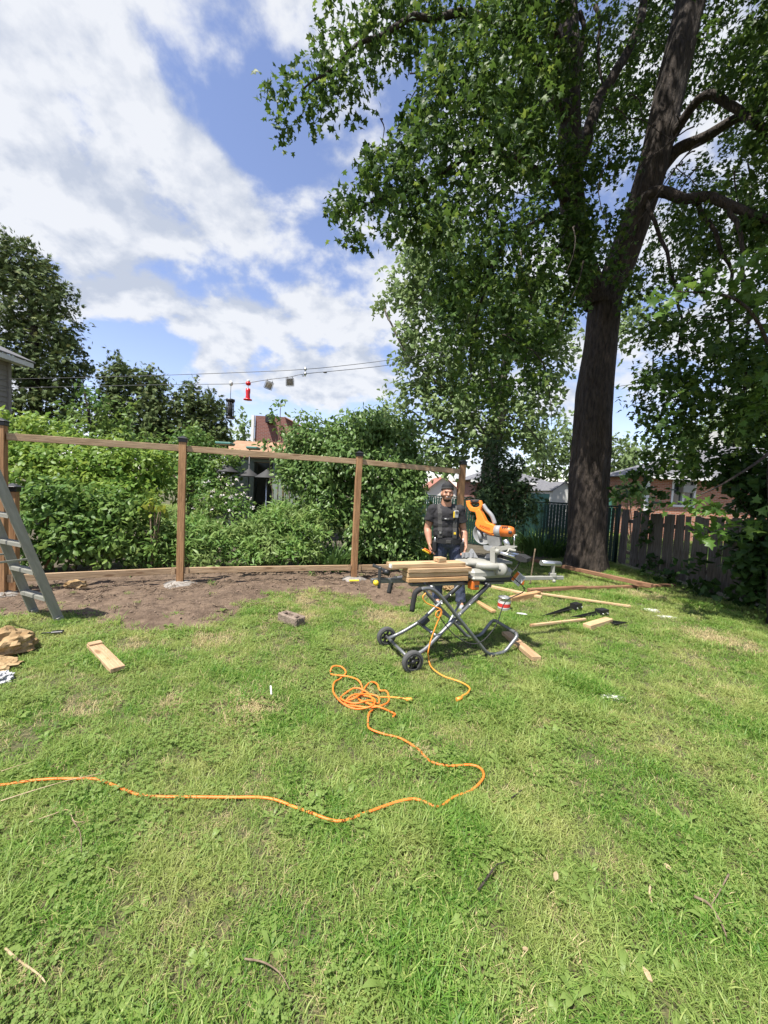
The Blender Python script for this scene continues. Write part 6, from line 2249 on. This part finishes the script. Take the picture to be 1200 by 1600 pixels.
fs = [f_ for f_ in mb.f if (sum((Vector(mb.v[i]) for i in f_), Vector()) / len(f_)).y > .0 or (sum((Vector(mb.v[i]) for i in f_), Vector()) / len(f_)).z > 1.65]
mb.f, mb.s, mb.mi = fs, [True] * len(fs), [0] * len(fs)
mb.v = [tuple(Vector(p) + MO) for p in mb.v]
mb.build('hair', 'hair', body)
# cap worn backwards
mb = MB()
prof = [(.086, .0), (.088, .018), (.085, .045), (.074, .075), (.050, .096), (.02, .105), (.0, .106)]
mb.lathe(prof, (0, 0, 0), 28)
mb.v = [tuple(MO + Vector((hx + p[0] * .98, -.03 + p[1] * 1.16, 1.668 + p[2] * .92 - p[1] * .22))) for p in mb.v]
cp_ = mb.build('cap', 'black_cloth', man)
mb = MB().lathe([(.088, -.004), (.0895, .006), (.0885, .02)], (0, 0, 0), 28)
mb.v = [tuple(MO + Vector((hx + p[0] * .98, -.03 + p[1] * 1.16, 1.668 + p[2] * .92 - p[1] * .22))) for p in mb.v]
mb.build('cap_band', 'strap', cp_)
mb = MB()
mb.prism([MO + Vector((hx + .062 * math.cos(a), .07 + .085 * math.sin(a), 1.648 - .02 * math.sin(a))) for a in [math.pi * k / 12 for k in range(13)]], (0, 0, 1), .006)
mb.build('cap_brim', 'black_cloth', cp_)

# harness and belt, laid on the shirt
bvh = BVHTree.FromObject(sh_o, bpy.context.evaluated_depsgraph_get()) if False else BVHTree.FromPolygons([v_.co for v_ in sh_o.data.vertices], [list(p.vertices) for p in sh_o.data.polygons])


def front(x, z, o_=.006):
    h_ = bvh.ray_cast(MO + Vector((x, -1, z)), Vector((0, 1, 0)))
    return (h_[0] + Vector((0, -o_, 0))) if h_[0] else MO + Vector((x, -.12, z))


def ribbon(name, pts, w, m, parent, th=.005):
    pts = [Vector(p) for p in pts]
    vs, fs = [], []
    for i, p in enumerate(pts):
        t = (pts[min(i + 1, len(pts) - 1)] - pts[max(i - 1, 0)]).normalized()
        nn = Vector((0, -1, 0)) if abs(t.y) < .75 else Vector((0, 0, 1))
        x = t.cross(nn).normalized()
        nn = x.cross(t).normalized()
        vs += [p - x * w / 2 + nn * th, p + x * w / 2 + nn * th, p + x * w / 2 - nn * th, p - x * w / 2 - nn * th]
    for i in range(len(pts) - 1):
        for k in range(4):
            fs.append([i * 4 + k, i * 4 + (k + 1) % 4, (i + 1) * 4 + (k + 1) % 4, (i + 1) * 4 + k])
    fs += [[3, 2, 1, 0], [len(vs) - 4 + k for k in range(4)]]
    return MB().add(vs, fs).build(name, m, parent)


def topz(x, y):
    h_ = bvh.ray_cast(MO + Vector((x, y, 2)), Vector((0, 0, -1)))
    return (h_[0] + Vector((0, 0, .006))) if h_[0] else MO + Vector((x, y, 1.43))


for x0, x1 in ((-.165, -.145), (.045, .055)):
    pts = [topz(x0, .06), topz(x0, .02), topz(x0, -.02)]
    for k in range(9):
        z_ = 1.385 - k * (1.385 - 1.0) / 8
        pts.append(front(x0 + (x1 - x0) * k / 8, z_, .008))
    st = ribbon('harness_strap', pts, .058, 'strap', man)
    q_ = front(x1, 1.07, .016)
    MB().box(q_, (.03, .008, .03), ch=.002).build('buckle', 'yellow' if x0 > 0 else 'steel', st)
ch_ = ribbon('chest_strap', [front(-.14 + .0236 * k, 1.262, .012) for k in range(9)], .022, 'black_cloth', man)
MB().box(front(-.055, 1.262, .022), (.04, .012, .026), ch=.004).build('buckle', 'saw_dark', ch_)
MB().box(front(-.085, 1.266, .022), (.03, .006, .012), ch=.002).build('clip', 'white_plastic', ch_)
# yellow and grey pouch on the strap
pc_ = front(.058, 1.335, .03)
ps = MB().box(pc_, (.066, .04, .105), ch=.010).build('chest_pouch', 'saw_grey', man)
MB().box(pc_ + Vector((-.030, -.008, -.006)), (.018, .034, .088), ch=.005).build('pouch_side', 'yellow', ps)
MB().cyl(pc_ + Vector((.004, -.02, .028)), pc_ + Vector((.004, -.026, .028)), .018, n=16).build('pouch_dial', 'saw_dark', ps)
# belt and pouches
mb = MB()
bp_ = []
for k in range(28):
    a = 6.283 * k / 28
    bp_.append(MO + Vector((-.014 + .200 * math.cos(a), .012 + .160 * math.sin(a), .955)))
vs, fs = [], []
for p in bp_:
    d_ = (p - MO - Vector((0, 0, .955))).normalized()
    vs += [p + Vector((0, 0, -.032)), p + Vector((0, 0, .032)), p + d_ * .008 + Vector((0, 0, .032)), p + d_ * .008 + Vector((0, 0, -.032))]
for k in range(28):
    j = (k + 1) % 28
    for e_ in range(4):
        fs.append([k * 4 + e_, k * 4 + (e_ + 1) % 4, j * 4 + (e_ + 1) % 4, j * 4 + e_])
belt = mb.add(vs, fs).build('tool_belt', 'black_cloth', man)
MB().box(MO + Vector((-.03, -.158, .955)), (.07, .012, .05), ch=.005).build('buckle', 'strap', belt)
for x, y in ((-.205, -.04), (.18, -.04)):
    po = MB().box(MO + Vector((x, y, .87)), (.06, .13, .16), ch=.016).build('pouch', 'black_cloth', belt)
    MB().tube([MO + Vector((x, y - .05, .90)), MO + Vector((x * 1.02, y - .06, 1.0))], .008, 8).build('tool_handle', 'tube_silver', po)

# hand tool in his right hand
tp = MO + WRL + Vector((-.03, -.10, -.10))
ht = thing('hand_tool', 'orange and yellow hand tool held at the hip of the man', 'hand tool', tp)
Mh = Matrix.Translation(tp) @ Matrix.Rotation(.5, 4, 'Y') @ Matrix.Rotation(.3, 4, 'Z')
MB().box((-.01, 0, 0), (.12, .045, .045), ch=.01).build('housing', 'orange_dark', ht, Mh)
MB().box((-.04, -.006, -.012), (.11, .05, .022), ch=.006).build('side_cover', 'yellow', ht, Mh)
MB().tube([(.05, 0, 0), (.09, 0, .03)], .016, 10).build('grip', 'rubber', ht, Mh)
MB().box((-.085, 0, -.005), (.04, .03, .02), ch=.004).build('nose', 'saw_dark', ht, Mh)

# ================================================================== SMALL LITTER ON THE LAWN
twigs_px = [([(0, 1262), (60, 1243), (110, 1228), (160, 1216)], .004, 'straw', 'long straw stalk crossing the orange cord'), ([(45, 1295), (80, 1283), (105, 1275), (115, 1292), (130, 1293)], .003, 'straw', 'bent straw stalk below the orange cord'),
            ([(112, 1290), (125, 1310), (128, 1345)], .003, 'twig', 'short thin twig below the bent straw stalk'), ([(380, 1512), (410, 1518), (435, 1535), (450, 1560)], .004, 'twig', 'curved grey brown twig in the open lawn'), ([(10, 1490), (30, 1508), (60, 1530), (72, 1545)], .005, 'straw', 'thick pale stalk lying alone in the lawn far from the cord'),
            ([(745, 1400), (762, 1378), (775, 1362), (788, 1358)], .006, 'bark', 'dark nearly black curled twig in the open lawn'), ([(1018, 1392), (1015, 1405), (1020, 1425)], .007, 'straw', 'short pale dry leaf stalk in the lawn'), ([(1085, 1412), (1108, 1424), (1125, 1450), (1135, 1475)], .007, 'twig', 'broken brown twig with a thinner twig against it'),
            ([(1140, 1378), (1122, 1410), (1112, 1425)], .004, 'twig', 'thin twig leaning against the broken twig'), ([(800, 1256), (815, 1243)], .006, 'bark', 'short dark twig close to the cord bend'), ([(0, 1215), (30, 1205), (55, 1198)], .003, 'straw', 'thin straw stalk lying beside the long straw stalk and cord'), ([(160, 940), (200, 950), (215, 975), (240, 990)], .004, 'twig', 'twig on the edge of the dug soil')]
for px, r_, m_, lab in twigs_px:
    o = MB().tube(wobble(subdiv([G(*a) + Vector((0, 0, .03)) for a in px], 5), .012), [r_ * (.9 - .5 * k / (5 * (len(px) - 1))) * random.uniform(.75, 1.1) for k in range(5 * (len(px) - 1) + 1)], 6).build('twig', m_)
    tag(o, lab, 'twig', 'twigs and stalks on the lawn')
for (px, py, s_), lab in (((868, 1378, .022), 'largest tan wood chip in the lawn'), ((940, 1249, .012), 'small chip between the paper scrap and the broken twig'), ((820, 1493, .014), 'small chip nearest the dark curled twig'), ((1042, 1363, .02), 'pale dry leaf near the short pale stalk'), ((790, 1164, .012), 'small chip between the orange cord and paper scrap'), ((1010, 1533, .02), 'dry leaf lying beyond the broken brown twig'), ((592, 975, .02), 'pale chip near the stand wheel')):
    c = G(px, py)
    mb = MB().prism([(s_ * a * random.uniform(.7, 1.2), s_ * b * random.uniform(.7, 1.2), 0) for a, b in ((-.9, -.2), (-.2, -.5), (.8, -.3), (1, .2), (.1, .5), (-.7, .4))], (0, 0, 1), s_ * .3)
    o = mb.build('wood_chip', 'straw', None, Matrix.Translation((c.x, c.y, .026)) @ Matrix.Rotation(px, 4, 'Z') @ Matrix.Rotation(.3, 4, 'X'))
    tag(o, lab, 'wood chip', 'chips on the lawn')
# marker stakes behind the stand
for (a, b), lab in ((((836, 858), (828, 915)), 'thin leaning stake behind the roller of the saw stand'), (((1062, 868), (1046, 905)), 'thin stick leaning on the grey fence')):
    f_ = G(*b)
    t_ = P(a[0], a[1], f_.y)
    tag(MB().tube(wobble(subdiv([f_, f_.lerp(t_, .5), t_], 4), .015), .012, 6).build('stake', 'twig'), lab, 'stake', 'thin stakes')
tag(MB().box((0, 0, 0), (.16, .05, .02), ch=.004).build('yellow_scrap', 'yellow', None, Matrix.Translation(G(553, 917) + Vector((0, -.02, .11))) @ Matrix.Rotation(.3, 4, 'Z')), 'yellow scrap on the footing beside the saw stand', 'scrap')
